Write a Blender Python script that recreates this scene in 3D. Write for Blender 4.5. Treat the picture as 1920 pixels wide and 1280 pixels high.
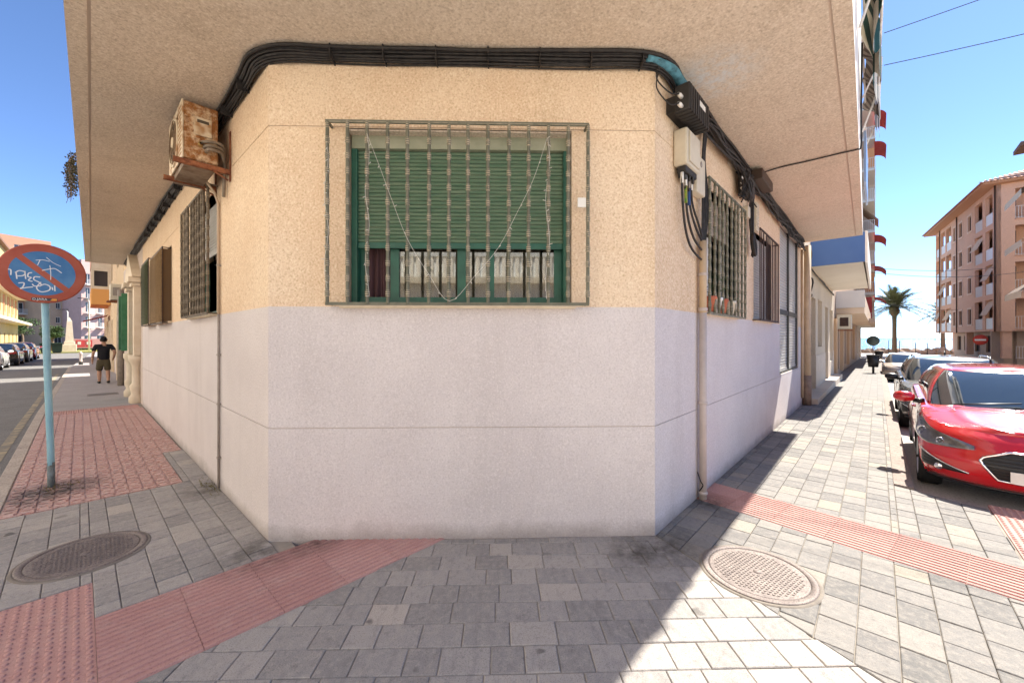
import bpy, bmesh, math, random
from mathutils import Vector, Matrix, Quaternion
for o in list(bpy.data.objects): bpy.data.objects.remove(o)
SC = bpy.context.scene; COL = SC.collection
R = random.Random(7)
# ------------------------------------------------------------------ camera, sky, sun, exposure
FX, FY = 745/1012.07, 685/1012.07           # view direction: X runs down the right street, Y down the left one
cam = bpy.data.objects.new('camera', bpy.data.cameras.new('camera')); COL.objects.link(cam)
cam.location = (0, 0, 1.7)
cam.rotation_euler = Vector((FX, FY, 0)).to_track_quat('-Z', 'Y').to_euler()
cam.data.sensor_width = 36; cam.data.lens = 745/1920*36; cam.data.shift_y = -7/1920
cam.data.clip_start = .05; cam.data.clip_end = 20000
SC.camera = cam
SC.render.resolution_x, SC.render.resolution_y = 1024, 682
SUN = Vector((.93, -.19, 1.0)).normalized()
w = bpy.data.worlds.new('World'); SC.world = w; w.use_nodes = True
nt = w.node_tree; bg = nt.nodes['Background']
sky = nt.nodes.new('ShaderNodeTexSky'); sky.sky_type = 'NISHITA'; sky.sun_disc = False
sky.sun_elevation = math.asin(SUN.z); sky.sun_rotation = math.atan2(SUN.x, SUN.y)
sky.air_density = .5; sky.dust_density = .03; sky.ozone_density = 5.; sky.altitude = 0
nt.links.new(sky.outputs[0], bg.inputs[0]); bg.inputs[1].default_value = .075
sl = bpy.data.lights.new('sun', 'SUN'); so = bpy.data.objects.new('sun', sl); COL.objects.link(so)
sl.energy = 2.85; sl.angle = math.radians(.6); sl.color = (1, .94, .84)
so.rotation_euler = (-SUN).to_track_quat('-Z', 'Y').to_euler(); so.location = (20, -5, 30)
vs = SC.view_settings; vs.view_transform = 'Standard'; vs.look = 'None'; vs.gamma = 1; vs.exposure = 2.28
SC.cycles.max_bounces = 8; SC.cycles.diffuse_bounces = 5; SC.cycles.glossy_bounces = 4

# ------------------------------------------------------------------ helpers
class Frame:
    def __init__(s, o, sx, nx): s.o = Vector(o); s.s = Vector(sx).normalized(); s.n = Vector(nx).normalized()
    def __call__(s, a, n, z): return s.o + s.s*a + s.n*n + Vector((0, 0, z))
XL, YR = 1.07, 1.41
W = Frame((0, 0, 0), (1, 0, 0), (0, 1, 0))
PL, PR = Vector((XL, 3.76, 0)), Vector((3.35, YR, 0))
CL = (PR-PL).length
CH = Frame(PL, PR-PL, (-(PL.y-PR.y), -(PR.x-PL.x), 0))
LW = Frame((XL, 0, 0), (0, 1, 0), (-1, 0, 0))
RW = Frame((0, YR, 0), (1, 0, 0), (0, -1, 0))

class MB:
    def __init__(s): s.v = []; s.f = []; s.sm = []
    def add(s, vs, fs, smooth=False):
        k = len(s.v); s.v += [Vector(p) for p in vs]
        for f in fs: s.f.append([i+k for i in f]); s.sm.append(smooth)
        return s
    def box(s, a0, a1, n0, n1, z0, z1, fr=W):
        p = [fr(a, n, z) for z in (z0, z1) for a, n in ((a0, n0), (a1, n0), (a1, n1), (a0, n1))]
        return s.add(p, [(3, 2, 1, 0), (4, 5, 6, 7), (0, 1, 5, 4), (1, 2, 6, 5), (2, 3, 7, 6), (3, 0, 4, 7)])
    def ext(s, pts, vec):                                   # extrude a 3D polygon along vec
        n = len(pts); vec = Vector(vec); pts = [Vector(p) for p in pts]
        return s.add(pts+[p+vec for p in pts], [tuple(range(n))[::-1], tuple(range(n, 2*n))]+[(i, (i+1) % n, (i+1) % n+n, i+n) for i in range(n)])
    def tube(s, path, r, n=8, cap=True, smooth=True, up=None):
        P = [Vector(p) for p in path]; m = len(P); rs = r if isinstance(r, (list, tuple)) else [r]*m
        T = [(P[min(i+1, m-1)]-P[max(i-1, 0)]).normalized() for i in range(m)]
        a = Vector((0, 0, 1)) if abs(T[0].z) < .9 else Vector((1, 0, 0))
        u = (a-T[0]*a.dot(T[0])).normalized(); vs = []
        for i in range(m):
            u = (u-T[i]*u.dot(T[i])); u = u.normalized() if u.length > 1e-6 else T[i].orthogonal().normalized()
            b = T[i].cross(u)
            for k in range(n):
                t = 2*math.pi*k/n; vs.append(P[i]+(u*math.cos(t)+b*math.sin(t))*rs[i])
        fs = [(i*n+k, i*n+(k+1) % n, (i+1)*n+(k+1) % n, (i+1)*n+k) for i in range(m-1) for k in range(n)]
        s.add(vs, fs, smooth)
        if cap:
            k0 = len(s.v)-len(vs)
            s.f.append([k0+k for k in range(n)][::-1]); s.sm.append(False)
            s.f.append([k0+(m-1)*n+k for k in range(n)]); s.sm.append(False)
        return s
    def lathe(s, prof, c=(0, 0, 0), ax=(0, 0, 1), n=16, smooth=True):   # prof: (radius, height)
        ax = Vector(ax).normalized(); u = ax.orthogonal().normalized(); b = ax.cross(u); c = Vector(c); vs = []
        for r, h in prof:
            for k in range(n):
                t = 2*math.pi*k/n; vs.append(c+ax*h+(u*math.cos(t)+b*math.sin(t))*max(r, 1e-5))
        m = len(prof)
        return s.add(vs, [(i*n+k, i*n+(k+1) % n, (i+1)*n+(k+1) % n, (i+1)*n+k) for i in range(m-1) for k in range(n)], smooth)
    def grid(s, fn, nu, nv, smooth=True, keep=None):
        vs = [fn(i/nu, j/nv) for i in range(nu+1) for j in range(nv+1)]
        fs = [(i*(nv+1)+j, (i+1)*(nv+1)+j, (i+1)*(nv+1)+j+1, i*(nv+1)+j+1) for i in range(nu) for j in range(nv) if keep is None or keep((i+.5)/nu, (j+.5)/nv)]
        return s.add(vs, fs, smooth)
    def panel(s, fr, a0, a1, z0, z1, n0, n1, holes=()):     # wall slab with rectangular openings
        A = sorted({a0, a1, *[min(max(h[i], a0), a1) for h in holes for i in (0, 1)]})
        Z = sorted({z0, z1, *[min(max(h[i], z0), z1) for h in holes for i in (2, 3)]})
        solid = lambda i, j: 0 <= i < len(A)-1 and 0 <= j < len(Z)-1 and not any(h[0] < (A[i]+A[i+1])/2 < h[1] and h[2] < (Z[j]+Z[j+1])/2 < h[3] for h in holes)
        for i in range(len(A)-1):
            for j in range(len(Z)-1):
                if not solid(i, j): continue
                a, b, c, d = A[i], A[i+1], Z[j], Z[j+1]
                for n in (n0, n1): s.add([fr(a, n, c), fr(b, n, c), fr(b, n, d), fr(a, n, d)], [(0, 1, 2, 3)])
                for (di, dj, e) in ((-1, 0, ((a, c), (a, d))), (1, 0, ((b, c), (b, d))), (0, -1, ((a, c), (b, c))), (0, 1, ((a, d), (b, d)))):
                    if not solid(i+di, j+dj):
                        (p, q), (r, t) = e
                        s.add([fr(p, n0, q), fr(p, n1, q), fr(r, n1, t), fr(r, n0, t)], [(0, 1, 2, 3)])
        return s
    def mesh(s, name, mtx=None, fix=True):
        me = bpy.data.meshes.new(name)
        me.from_pydata([tuple(mtx @ v) if mtx else tuple(v) for v in s.v], [], s.f)
        me.polygons.foreach_set('use_smooth', s.sm)
        if fix:
            bm = bmesh.new(); bm.from_mesh(me); bmesh.ops.remove_doubles(bm, verts=bm.verts, dist=1e-5)
            bmesh.ops.recalc_face_normals(bm, faces=bm.faces); bm.to_mesh(me); bm.free()
        return me
    def build(s, name, mat, parent=None, local=False, bevel=0, fix=True):
        root = parent
        while root is not None and root.parent: root = root.parent
        mtx = None
        if root is not None and not local:
            mtx = (Matrix.Translation(root.location) @ root.rotation_euler.to_matrix().to_4x4()).inverted()
        me = s.mesh(name, mtx, fix)
        return link(name, me, mat, parent, bevel)
def link(name, me, mat, parent=None, bevel=0):
    o = bpy.data.objects.new(name, me); COL.objects.link(o)
    if mat is not None and not me.materials: me.materials.append(mat)
    if parent is not None: o.parent = parent
    if bevel:
        b = o.modifiers.new('bevel', 'BEVEL'); b.width = bevel; b.segments = 2; b.limit_method = 'ANGLE'; b.angle_limit = .7
    return o
def tag(o, label=None, cat=None, group=None, kind=None):
    if label: o['label'] = label
    if cat: o['category'] = cat
    if group: o['group'] = group
    if kind: o['kind'] = kind
    return o
def thing(name, label, cat, loc=(0, 0, 0), rz=0, group=None):
    o = bpy.data.objects.new(name, None); COL.objects.link(o); o.location = loc; o.rotation_euler = (0, 0, rz); o.empty_display_size = .1
    return tag(o, label, cat, group)
def copy_tree(o, parent=None):
    c = o.copy(); COL.objects.link(c); c.parent = parent
    for ch in list(o.children): copy_tree(ch, c)
    return c
def lerp(a, b, t): return a+(b-a)*t
def spline(pts, n=6):                                       # Catmull-Rom through points
    P = [Vector(p) for p in pts]; out = []
    for i in range(len(P)-1):
        a, b, c, d = P[max(i-1, 0)], P[i], P[i+1], P[min(i+2, len(P)-1)]
        for k in range(n):
            t = k/n; out.append(.5*((2*b)+(c-a)*t+(2*a-5*b+4*c-d)*t*t+(3*b-a-3*c+d)*t*t*t))
    return out+[P[-1]]

# ------------------------------------------------------------------ materials
def rgb(h):                                                 # sRGB hex -> linear
    c = [int(h[i:i+2], 16)/255 for i in (0, 2, 4)]
    return tuple(x/12.92 if x <= .04045 else ((x+.055)/1.055)**2.4 for x in c)
class NB:
    def __init__(s, name):
        s.m = bpy.data.materials.new(name); s.m.use_nodes = True; s.t = s.m.node_tree; s.b = s.t.nodes['Principled BSDF']
        s.pos = s.n('ShaderNodeNewGeometry').outputs['Position']
    def n(s, ty, **kw):
        x = s.t.nodes.new(ty)
        for k, v in kw.items(): setattr(x, k, v)
        return x
    def L(s, a, b): s.t.links.new(a, b)
    def vec(s, src, scale=(1, 1, 1), rz=0):
        m = s.n('ShaderNodeMapping'); s.L(src, m.inputs[0]); m.inputs['Scale'].default_value = scale; m.inputs['Rotation'].default_value = (0, 0, rz); return m.outputs[0]
    def noise(s, scale, detail=3, rough=.55, src=None):
        x = s.n('ShaderNodeTexNoise'); x.inputs['Scale'].default_value = scale; x.inputs['Detail'].default_value = detail; x.inputs['Roughness'].default_value = rough
        s.L(src or s.pos, x.inputs['Vector']); return x.outputs[0]
    def ramp(s, src, lo, hi, a=0., b=1.):
        x = s.n('ShaderNodeMapRange'); s.L(src, x.inputs[0])
        for i, v in zip((1, 2, 3, 4), (lo, hi, a, b)): x.inputs[i].default_value = v
        return x.outputs[0]
    def mix(s, f, a, b, mode='MIX'):
        x = s.n('ShaderNodeMix', data_type='RGBA', blend_type=mode)
        for sock, v in ((x.inputs[0], f), (x.inputs[6], a), (x.inputs[7], b)):
            if hasattr(v, 'node'): s.L(v, sock)
            else: sock.default_value = v if isinstance(v, float) else (*v[:3], 1)
        return x.outputs[2]
    def math(s, op, a, b=0.):
        x = s.n('ShaderNodeMath', operation=op)
        for sock, v in ((x.inputs[0], a), (x.inputs[1], b)):
            if hasattr(v, 'node'): s.L(v, sock)
            else: sock.default_value = v
        return x.outputs[0]
    def bump(s, h, strength, dist, prev=None):
        x = s.n('ShaderNodeBump'); s.L(h, x.inputs['Height']); x.inputs['Strength'].default_value = strength; x.inputs['Distance'].default_value = dist
        if prev: s.L(prev, x.inputs['Normal'])
        s.L(x.outputs[0], s.b.inputs['Normal']); return x.outputs[0]
    def near(s, p, r0, r1):                                 # 1 inside r0 of a point, 0 beyond r1
        d = s.n('ShaderNodeVectorMath', operation='DISTANCE'); s.L(s.pos, d.inputs[0]); d.inputs[1].default_value = p
        return s.ramp(d.outputs['Value'], r0, r1, 1., 0.)
    def out(s, col, rough=.85, metal=0., spec=.3, coat=0.):
        if hasattr(col, 'node'): s.L(col, s.b.inputs['Base Color'])
        else: s.b.inputs['Base Color'].default_value = (*col[:3], 1)
        for k, v in (('Roughness', rough), ('Metallic', metal), ('Specular IOR Level', spec), ('Coat Weight', coat)):
            if hasattr(v, 'node'): s.L(v, s.b.inputs[k])
            else: s.b.inputs[k].default_value = v
        return s.m
MATS = {}
def surf(name, c1, c2=None, scale=3., lo=.35, hi=.65, rough=.85, metal=0., spec=.3, coat=0., speck=None, sscale=60., bump=0., bscale=80., stretch=(1, 1, 1)):
    if name in MATS: return MATS[name]
    b = NB(name); col = c1
    p = b.vec(b.pos, stretch) if stretch != (1, 1, 1) else b.pos
    if c2: col = b.mix(b.ramp(b.noise(scale, 5, .6, p), lo, hi), c1, c2)
    if speck: col = b.mix(b.ramp(b.noise(sscale, 2), .48, .66), col, speck)
    if bump: b.bump(b.noise(bscale, 3), 1., bump)
    MATS[name] = b.out(col, rough, metal, spec, coat); return MATS[name]
def glass(name, tint=(.02, .025, .03), rough=.03, spec=.6):
    if name in MATS: return MATS[name]
    b = NB(name); MATS[name] = b.out(tint, rough, 0., spec); return MATS[name]
def clear(name, tint=(.85, .9, .88), rough=.02):            # thin pane: see-through, mirrors at an angle
    if name in MATS: return MATS[name]
    b = NB(name); t = b.t
    tr = b.n('ShaderNodeBsdfTransparent'); tr.inputs[0].default_value = (*tint, 1)
    gl = b.n('ShaderNodeBsdfGlossy'); gl.inputs['Roughness'].default_value = rough
    fr = b.n('ShaderNodeFresnel'); fr.inputs[0].default_value = 1.6
    f = b.math('MULTIPLY_ADD', fr.outputs[0], 1.6); f.node.inputs[2].default_value = .06; f.node.use_clamp = True
    mx = b.n('ShaderNodeMixShader'); b.L(f, mx.inputs[0]); b.L(tr.outputs[0], mx.inputs[1]); b.L(gl.outputs[0], mx.inputs[2])
    b.L(mx.outputs[0], t.nodes['Material Output'].inputs[0]); MATS[name] = b.m; return b.m

def stucco(name, c1, c2, dark, lite, extra=None, grain=.5, gs=62.):
    b = NB(name)
    col = b.mix(b.ramp(b.noise(1.1, 5, .6), .38, .66), c1, c2)
    st = b.noise(1.0, 4, .6, b.vec(b.pos, (2.2, 2.2, .25)))       # long vertical weather streaks
    col = b.mix(b.ramp(st, .55, .75, 0., .35), col, dark)
    g = b.noise(gs, 2, .6)
    col = b.mix(b.ramp(g, .52, .70, 0., grain), col, dark)
    col = b.mix(b.ramp(g, .46, .30, 0., grain), col, lite)
    if extra: col = extra(b, col)
    h = b.math('ADD', b.noise(110., 3, .7), b.noise(42., 2, .5))
    b.bump(h, 1., .0055)
    return b.out(col, .92, 0., .15)
def ground_dirt(b, col):                                    # splash-back soil along the foot of the wall
    z = b.n('ShaderNodeSeparateXYZ'); b.L(b.pos, z.inputs[0])
    n = b.noise(3.5, 5, .65)
    lim = b.math('MULTIPLY', n, .22)
    f = b.ramp(b.math('SUBTRACT', z.outputs[2], lim), -.10, .03, .5, 0.)
    col = b.mix(f, col, (.20, .16, .13))
    sc = b.ramp(b.noise(9., 5, .75, b.vec(b.pos, (1, 1, .35))), .66, .73, 0., .45)
    low = b.ramp(z.outputs[2], .05, .75, 1., 0.)
    return b.mix(b.math('MULTIPLY', sc, low), col, (.33, .30, .30))
M_CREAM = stucco('stucco_cream', (.74, .545, .365), (.80, .625, .44), (.50, .34, .19), (.92, .80, .62), None, .65)
M_LILAC = stucco('stucco_lilac', (.625, .565, .545), (.685, .625, .60), (.48, .425, .40), (.81, .75, .72), ground_dirt, .5, 70.)
def overspray(b, col):
    f = b.math('MULTIPLY', b.near((3.95, 1.12, 4.1), .10, .48), b.ramp(b.noise(14., 4, .7), .35, .6))
    return b.mix(b.math('MULTIPLY', f, .7), col, (.70, .76, .80))
M_SOFFIT = stucco('stucco_soffit', (.66, .55, .43), (.71, .60, .48), (.42, .33, .24), (.88, .79, .67), overspray, .65, 55.)
M_BACK = surf('joint_mortar', (.64, .55, .48), rough=.95)
M_DARKROOM = surf('dark_room', (.03, .025, .022), rough=.95)
M_GREEN = surf('green_paint', (.012, .085, .055), (.02, .12, .075), 6., rough=.45, spec=.5)
M_SLAT = surf('green_slat', (.085, .16, .095), (.17, .23, .145), 5., .4, .75, rough=.5, spec=.4, stretch=(1, 1, 8))
M_BOX = surf('shutter_box', (.27, .29, .20), (.36, .36, .26), 4., rough=.6)
def ringed(name, c1, c2, ring):                             # painted bars, bare and worn on the turned rings
    b = NB(name); z = b.n('ShaderNodeSeparateXYZ'); b.L(b.pos, z.inputs[0])
    f = b.math('FRACT', b.math('MULTIPLY', b.math('SUBTRACT', z.outputs[2], 2.036), 8.))
    g = b.math('MULTIPLY', b.math('LESS_THAN', f, .44), b.ramp(b.math('SINE', b.math('MULTIPLY', f, 46.)), -.3, .6, 0., .75))
    col = b.mix(b.ramp(b.noise(9., 4, .6), .35, .65), c1, c2)
    col = b.mix(b.math('MULTIPLY', g, b.ramp(b.noise(25., 3), .30, .55)), col, ring)
    return b.out(col, .7, 0., .3)
M_IRON = ringed('weathered_iron', (.12, .12, .085), (.17, .165, .12), (.52, .42, .30))
M_BROWNIRON = surf('brown_iron', (.035, .018, .014), (.06, .03, .022), 8., rough=.55)
M_SILL = surf('sill_stone', (.80, .68, .50), (.70, .58, .42), 9., rough=.8)
M_CABLE = surf('cable_rubber', (.012, .011, .011), (.035, .03, .028), 20., rough=.6, spec=.4)
M_CONDUIT = surf('grey_conduit', (.34, .29, .25), (.26, .22, .19), 12., rough=.6)
M_PIPE = surf('painted_pipe', (.55, .47, .42), (.46, .39, .35), 6., rough=.55, spec=.4)
M_PIPEC = surf('cream_pipe', (.56, .42, .27), (.46, .34, .22), 5., rough=.55, spec=.4)
M_WHITE = surf('white_paint', (.78, .76, .71), (.68, .66, .60), 5., rough=.5)
M_CURTAIN = surf('curtain', (.16, .11, .09), (.24, .18, .14), 14., rough=.95, stretch=(4, 4, .3))
M_PANE = clear('window_glass')
# ------------------------------------------------------------------ ground, pavements
M_ASPH = surf('asphalt', (.13, .125, .12), (.17, .165, .16), 2.5, rough=.9, speck=(.24, .23, .22), sscale=70., bump=.003, bscale=120.)
M_STREET = surf('street_concrete', (.46, .42, .385), (.50, .46, .42), 1.2, rough=.9, speck=(.34, .30, .27), sscale=50., bump=.002)
M_BED = surf('joint_sand', (.24, .21, .18), (.34, .30, .25), 6., rough=.95)
M_CONC = surf('pavement_concrete', (.33, .30, .29), (.40, .365, .35), 1.6, rough=.9, speck=(.26, .235, .225), sscale=45., bump=.002)
M_KERB = surf('kerb_stone', (.40, .34, .29), (.50, .43, .36), 3., rough=.85, speck=(.28, .24, .20), sscale=40.)
M_GUTTER = surf('gutter_concrete', (.27, .215, .185), (.32, .26, .225), 2.5, rough=.9, speck=(.20, .16, .14), sscale=40.)
STAINS = [((.98, 3.62, 0), .05, .45), ((1.35, 3.45, 0), .02, .30), ((3.22, 1.28, 0), .05, .42), ((2.95, 1.42, 0), .02, .30), ((4.35, 1.3, 0), .05, .35), ((-.22, 6.85, 0), .12, .50), ((-.42, 6.55, 0), .10, .45), ((-.10, 6.75, 0), .05, .40), ((.98, 5.5, 0), .02, .35)]
def paver_mat(name, ang, tones, rough=.8, k=1.):
    b = NB(name)
    oi = b.n('ShaderNodeObjectInfo').outputs['Random']; isl = b.n('ShaderNodeNewGeometry').outputs['Random Per Island']
    rnd = b.math('FRACT', b.math('ADD', oi, b.math('MULTIPLY', isl, 7.31)))
    cr = b.n('ShaderNodeValToRGB'); b.L(rnd, cr.inputs[0]); e = cr.color_ramp; e.interpolation = 'LINEAR'
    for i, (p, c) in enumerate(tones):
        x = e.elements[i] if i < 2 else e.elements.new(p)
        x.position = p; x.color = (*c, 1)
    col = cr.outputs[0]
    r2 = b.math('FRACT', b.math('MULTIPLY', rnd, 13.7))
    st = b.noise(1., 4, .65, b.vec(b.vec(b.pos, rz=-ang), (5., 17., 1)))          # pressed-in streaks
    col = b.mix(b.ramp(st, .50, .70, 0., .42), col, (.46*k, .41*k, .36*k))
    col = b.mix(b.ramp(st, .48, .30, 0., .32), col, (.17*k, .16*k, .155*k))
    n = b.noise(13., 6, .75)
    wh = b.math('MULTIPLY', b.ramp(n, .55, .72), b.ramp(r2, .45, 1., 0., .8))
    col = b.mix(wh, col, (.56*k, .50*k, .435*k))
    col = b.mix(b.ramp(b.noise(24., 6, .75), .47, .66, 0., .55), col, (.52*k, .47*k, .41*k))
    col = b.mix(b.ramp(b.noise(19., 5, .7), .56, .70, 0., .45), col, (.17*k, .155*k, .145*k))
    sp = b.noise(160., 2, .6)
    col = b.mix(b.ramp(sp, .52, .7, 0., .5), col, (.10, .095, .09))
    blot = b.ramp(b.noise(5.5, 2, .4), .70, .74, 0., .7)
    col = b.mix(b.math('MULTIPLY', blot, b.ramp(b.noise(1.3, 2), .5, .6)), col, (.07, .065, .06))
    nn = b.ramp(b.noise(7., 5, .7), .30, .62)
    for p, r0, r1 in STAINS:
        col = b.mix(b.math('MULTIPLY', b.math('MULTIPLY', b.near(p, r0, r1), nn), .85), col, (.055, .045, .035))
    b.bump(b.math('ADD', sp, b.noise(30., 3)), 1., .0025)
    return b.out(col, rough, 0., .25)
SUN_TONES = [(0., (.14, .135, .128)), (.3, (.19, .18, .17)), (.6, (.225, .212, .196)), (.85, (.26, .242, .218)), (1., (.32, .28, .22))]  # sunlit right-hand stones, coloured darker to offset the sun
SHADE_TONES = [(0., (.27, .252, .237)), (.4, (.325, .303, .284)), (.75, (.365, .338, .314)), (.93, (.41, .376, .34)), (1., (.47, .415, .36))]  # same stones mostly in shade, coloured lighter to make up for it
CHA = math.atan2(PR.y-PL.y, PR.x-PL.x)
M_PAVR = paver_mat('paver_grey_sun_dimmed', math.pi/2, SUN_TONES, k=.62)
M_PAVC = paver_mat('paver_grey_corner_lifted', CHA+math.pi/2, SHADE_TONES, k=.86)
M_PAVL = paver_mat('paver_grey_left_lifted', 0., SHADE_TONES, k=.95)
RED = [(0., (.50, .27, .225)), (.5, (.55, .31, .26)), (1., (.60, .36, .31))]
M_TILE = paver_mat('red_tile', 0., RED, .55, 1.2)
def red_mat(name):
    b = NB(name)
    oi = b.n('ShaderNodeObjectInfo').outputs['Random']
    col = b.mix(oi, (.46, .25, .215), (.52, .30, .26))
    n = b.noise(6., 5, .7)
    col = b.mix(b.ramp(n, .5, .72, 0., .55), col, (.54, .37, .31))
    col = b.mix(b.ramp(b.noise(120., 2), .52, .7, 0., .4), col, (.20, .07, .055))
    nn = b.ramp(b.noise(7., 5, .7), .30, .62)
    for p, r0, r1 in STAINS:
        col = b.mix(b.math('MULTIPLY', b.math('MULTIPLY', b.near(p, r0, r1), nn), .85), col, (.06, .035, .028))
    b.bump(b.noise(90., 3), 1., .002)
    return b.out(col, .8, 0., .25)
M_TACT = red_mat('red_tactile')

def sheet(name, poly, z, mat, parent=None):
    m = MB(); m.add([(x, y, z) for x, y in poly], [tuple(range(len(poly)))]); o = m.build(name, mat, parent, fix=False)
    return o
def slab(name, poly, z0, z1, mat, parent=None):
    return MB().ext([(x, y, z0) for x, y in poly], (0, 0, z1-z0)).build(name, mat, parent)
tag(sheet('ground', [(-400, -400), (92, -400), (92, 600), (-400, 600)], -.75, M_ASPH), kind='structure')
tag(sheet('road', [(-9.5, -60), (-.66, -60), (-.66, 7), (-.30, 36), (1.2, 72), (-9.5, 72)], -.11, M_ASPH), kind='structure')
m = MB()
for x0, x1 in ((-7.4, 6), (6, 26), (26, 60), (60, 78)):      # falls gently towards the sea
    z = [-.10-.022*max(0, min(x, 26)-6)-.004*max(0, min(x, 60)-26) for x in (x0, x1)]
    yo = -32 if x1 < 30 else -9.5                             # unseen pale ground widened and left open to bounce light onto the walls
    m.add([(x0, yo, z[0]), (x1, yo, z[1]), (x1, -.2, z[1]), (x0, -.2, z[0])], [(0, 1, 2, 3)])
tag(m.build('right_street', M_STREET, None, fix=False), kind='structure')

def clip(poly, reg):
    out = poly
    m = len(reg)
    for i in range(m):
        a, b = reg[i], reg[(i+1) % m]; inp, out = out, []
        side = lambda p: (b[0]-a[0])*(p[1]-a[1])-(b[1]-a[1])*(p[0]-a[0])
        for k in range(len(inp)):
            p, q = inp[k], inp[(k+1) % len(inp)]; sp, sq = side(p), side(q)
            if sp >= 0: out.append(p)
            if (sp >= 0) != (sq >= 0):
                t = sp/(sp-sq); out.append((p[0]+(q[0]-p[0])*t, p[1]+(q[1]-p[1])*t))
        if len(out) < 3: return []
    return out
def area(p): return .5*sum(p[i][0]*p[(i+1) % len(p)][1]-p[(i+1) % len(p)][0]*p[i][1] for i in range(len(p)))
def ccw(p): return p if area(p) > 0 else p[::-1]
def clean(p):
    o = []
    for q in p:
        if not o or math.hypot(q[0]-o[-1][0], q[1]-o[-1][1]) > .004: o.append(q)
    if len(o) > 2 and math.hypot(o[0][0]-o[-1][0], o[0][1]-o[-1][1]) < .004: o.pop()
    return o
def inset(p, d):                                            # convex polygon inset by half planes
    r = p
    for i in range(len(p)):
        a, b = p[i], p[(i+1) % len(p)]; L = math.hypot(b[0]-a[0], b[1]-a[1])
        if L < 1e-6: continue
        nx, ny = -(b[1]-a[1])/L*d, (b[0]-a[0])/L*d
        a2, b2 = (a[0]+nx, a[1]+ny), (b[0]+nx, b[1]+ny)
        side = lambda q: (b2[0]-a2[0])*(q[1]-a2[1])-(b2[1]-a2[1])*(q[0]-a2[0])
        inp, r2 = r, []
        for k in range(len(inp)):
            u, v = inp[k], inp[(k+1) % len(inp)]; su, sv = side(u), side(v)
            if su >= 0: r2.append(u)
            if (su >= 0) != (sv >= 0):
                t = su/(su-sv); r2.append((u[0]+(v[0]-u[0])*t, u[1]+(v[1]-u[1])*t))
        r = r2
        if len(r) < 3: return []
    return r
def paver(mb, poly, h):
    p = clean(inset(ccw(poly), .0022))
    if len(p) < 3 or area(p) < .0012: return False
    q = clean(inset(p, .0045))
    if len(q) != len(p): q = [(lerp(a[0], sum(x[0] for x in p)/len(p), .06), lerp(a[1], sum(x[1] for x in p)/len(p), .06)) for a in p]
    n = len(p); tx, ty = R.uniform(-.006, .006), R.uniform(-.006, .006); cx, cy = p[0]
    zz = lambda x, y: h+(x-cx)*tx+(y-cy)*ty
    vs = [(x, y, -.03) for x, y in p]+[(x, y, zz(x, y)-.004) for x, y in p]+[(x, y, zz(x, y)) for x, y in q]
    fs = [tuple(range(2*n, 3*n))]
    for i in range(n):
        j = (i+1) % n; fs += [(i, j, n+j, n+i), (n+i, n+j, 2*n+j, 2*n+i)]
    mb.add(vs, fs); return True
def courses(o, ang, u0, u1, v0, v1, cw, lens, seed):
    r = random.Random(seed); c, s = math.cos(ang), math.sin(ang); v = v0; out = []
    while v < v1:
        u = u0-r.random()*.3
        while u < u1:
            l = r.choice(lens)
            out.append([(o[0]+c*a-s*b, o[1]+s*a+c*b) for a, b in ((u, v), (u+l, v), (u+l, v+cw), (u, v+cw))]); u += l
        v += cw
    return out
def pave(struct, regions, stones, mat, holes=()):
    polys = []
    for st in stones:
        st = ccw(st)
        for rg in regions:
            c = clip(st, ccw(rg))
            if len(c) >= 3:
                mx = sum(p[0] for p in c)/len(c); my = sum(p[1] for p in c)/len(c)
                if any(math.hypot(mx-h[0], my-h[1]) < h[2] for h in holes): continue
                polys.append((mx*FX+my*FY, c))
    # rank by depth in front of the viewer: the nearest 300 become single objects, the rest one mass
    vis = sorted([p for p in polys if p[0] > 1.6])+sorted([p for p in polys if p[0] <= 1.6], reverse=True)
    n = 0; rest = MB()
    for d, c in vis:
        h = R.uniform(-.0016, .0016)
        if n < 300:
            m = MB()
            if paver(m, c, h): m.build('paver', mat, struct, fix=False); n += 1
        else: paver(rest, c, h)
    if rest.v: tag(rest.build('paving_rest', mat, struct, fix=False), kind='stuff')
LENS = [.18, .18, .24, .27, .27]
# corner pavement, in front of the cut corner
pc = tag(slab('corner_pavement', [(2.2, 2.75), (3.40, 1.45), (2.68, -.01), (2.25, -1.0), (-.55, -1.0), (-.55, 2.75)], -.2, -.007, M_BED), kind='structure')
REG_C = [[(2.07, 2.70), (3.36, 1.41), (2.3, -.85), (.06, -.85), (.06, 2.70)], [(.06, 2.39), (.06, -.85), (-.53, -.85), (-.53, 2.39)]]
st = courses((PL.x, PL.y), CHA, -1.2, 5.2, -4.3, .2, .183, LENS, 3)
pave(pc, REG_C, st, M_PAVC)
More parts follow.
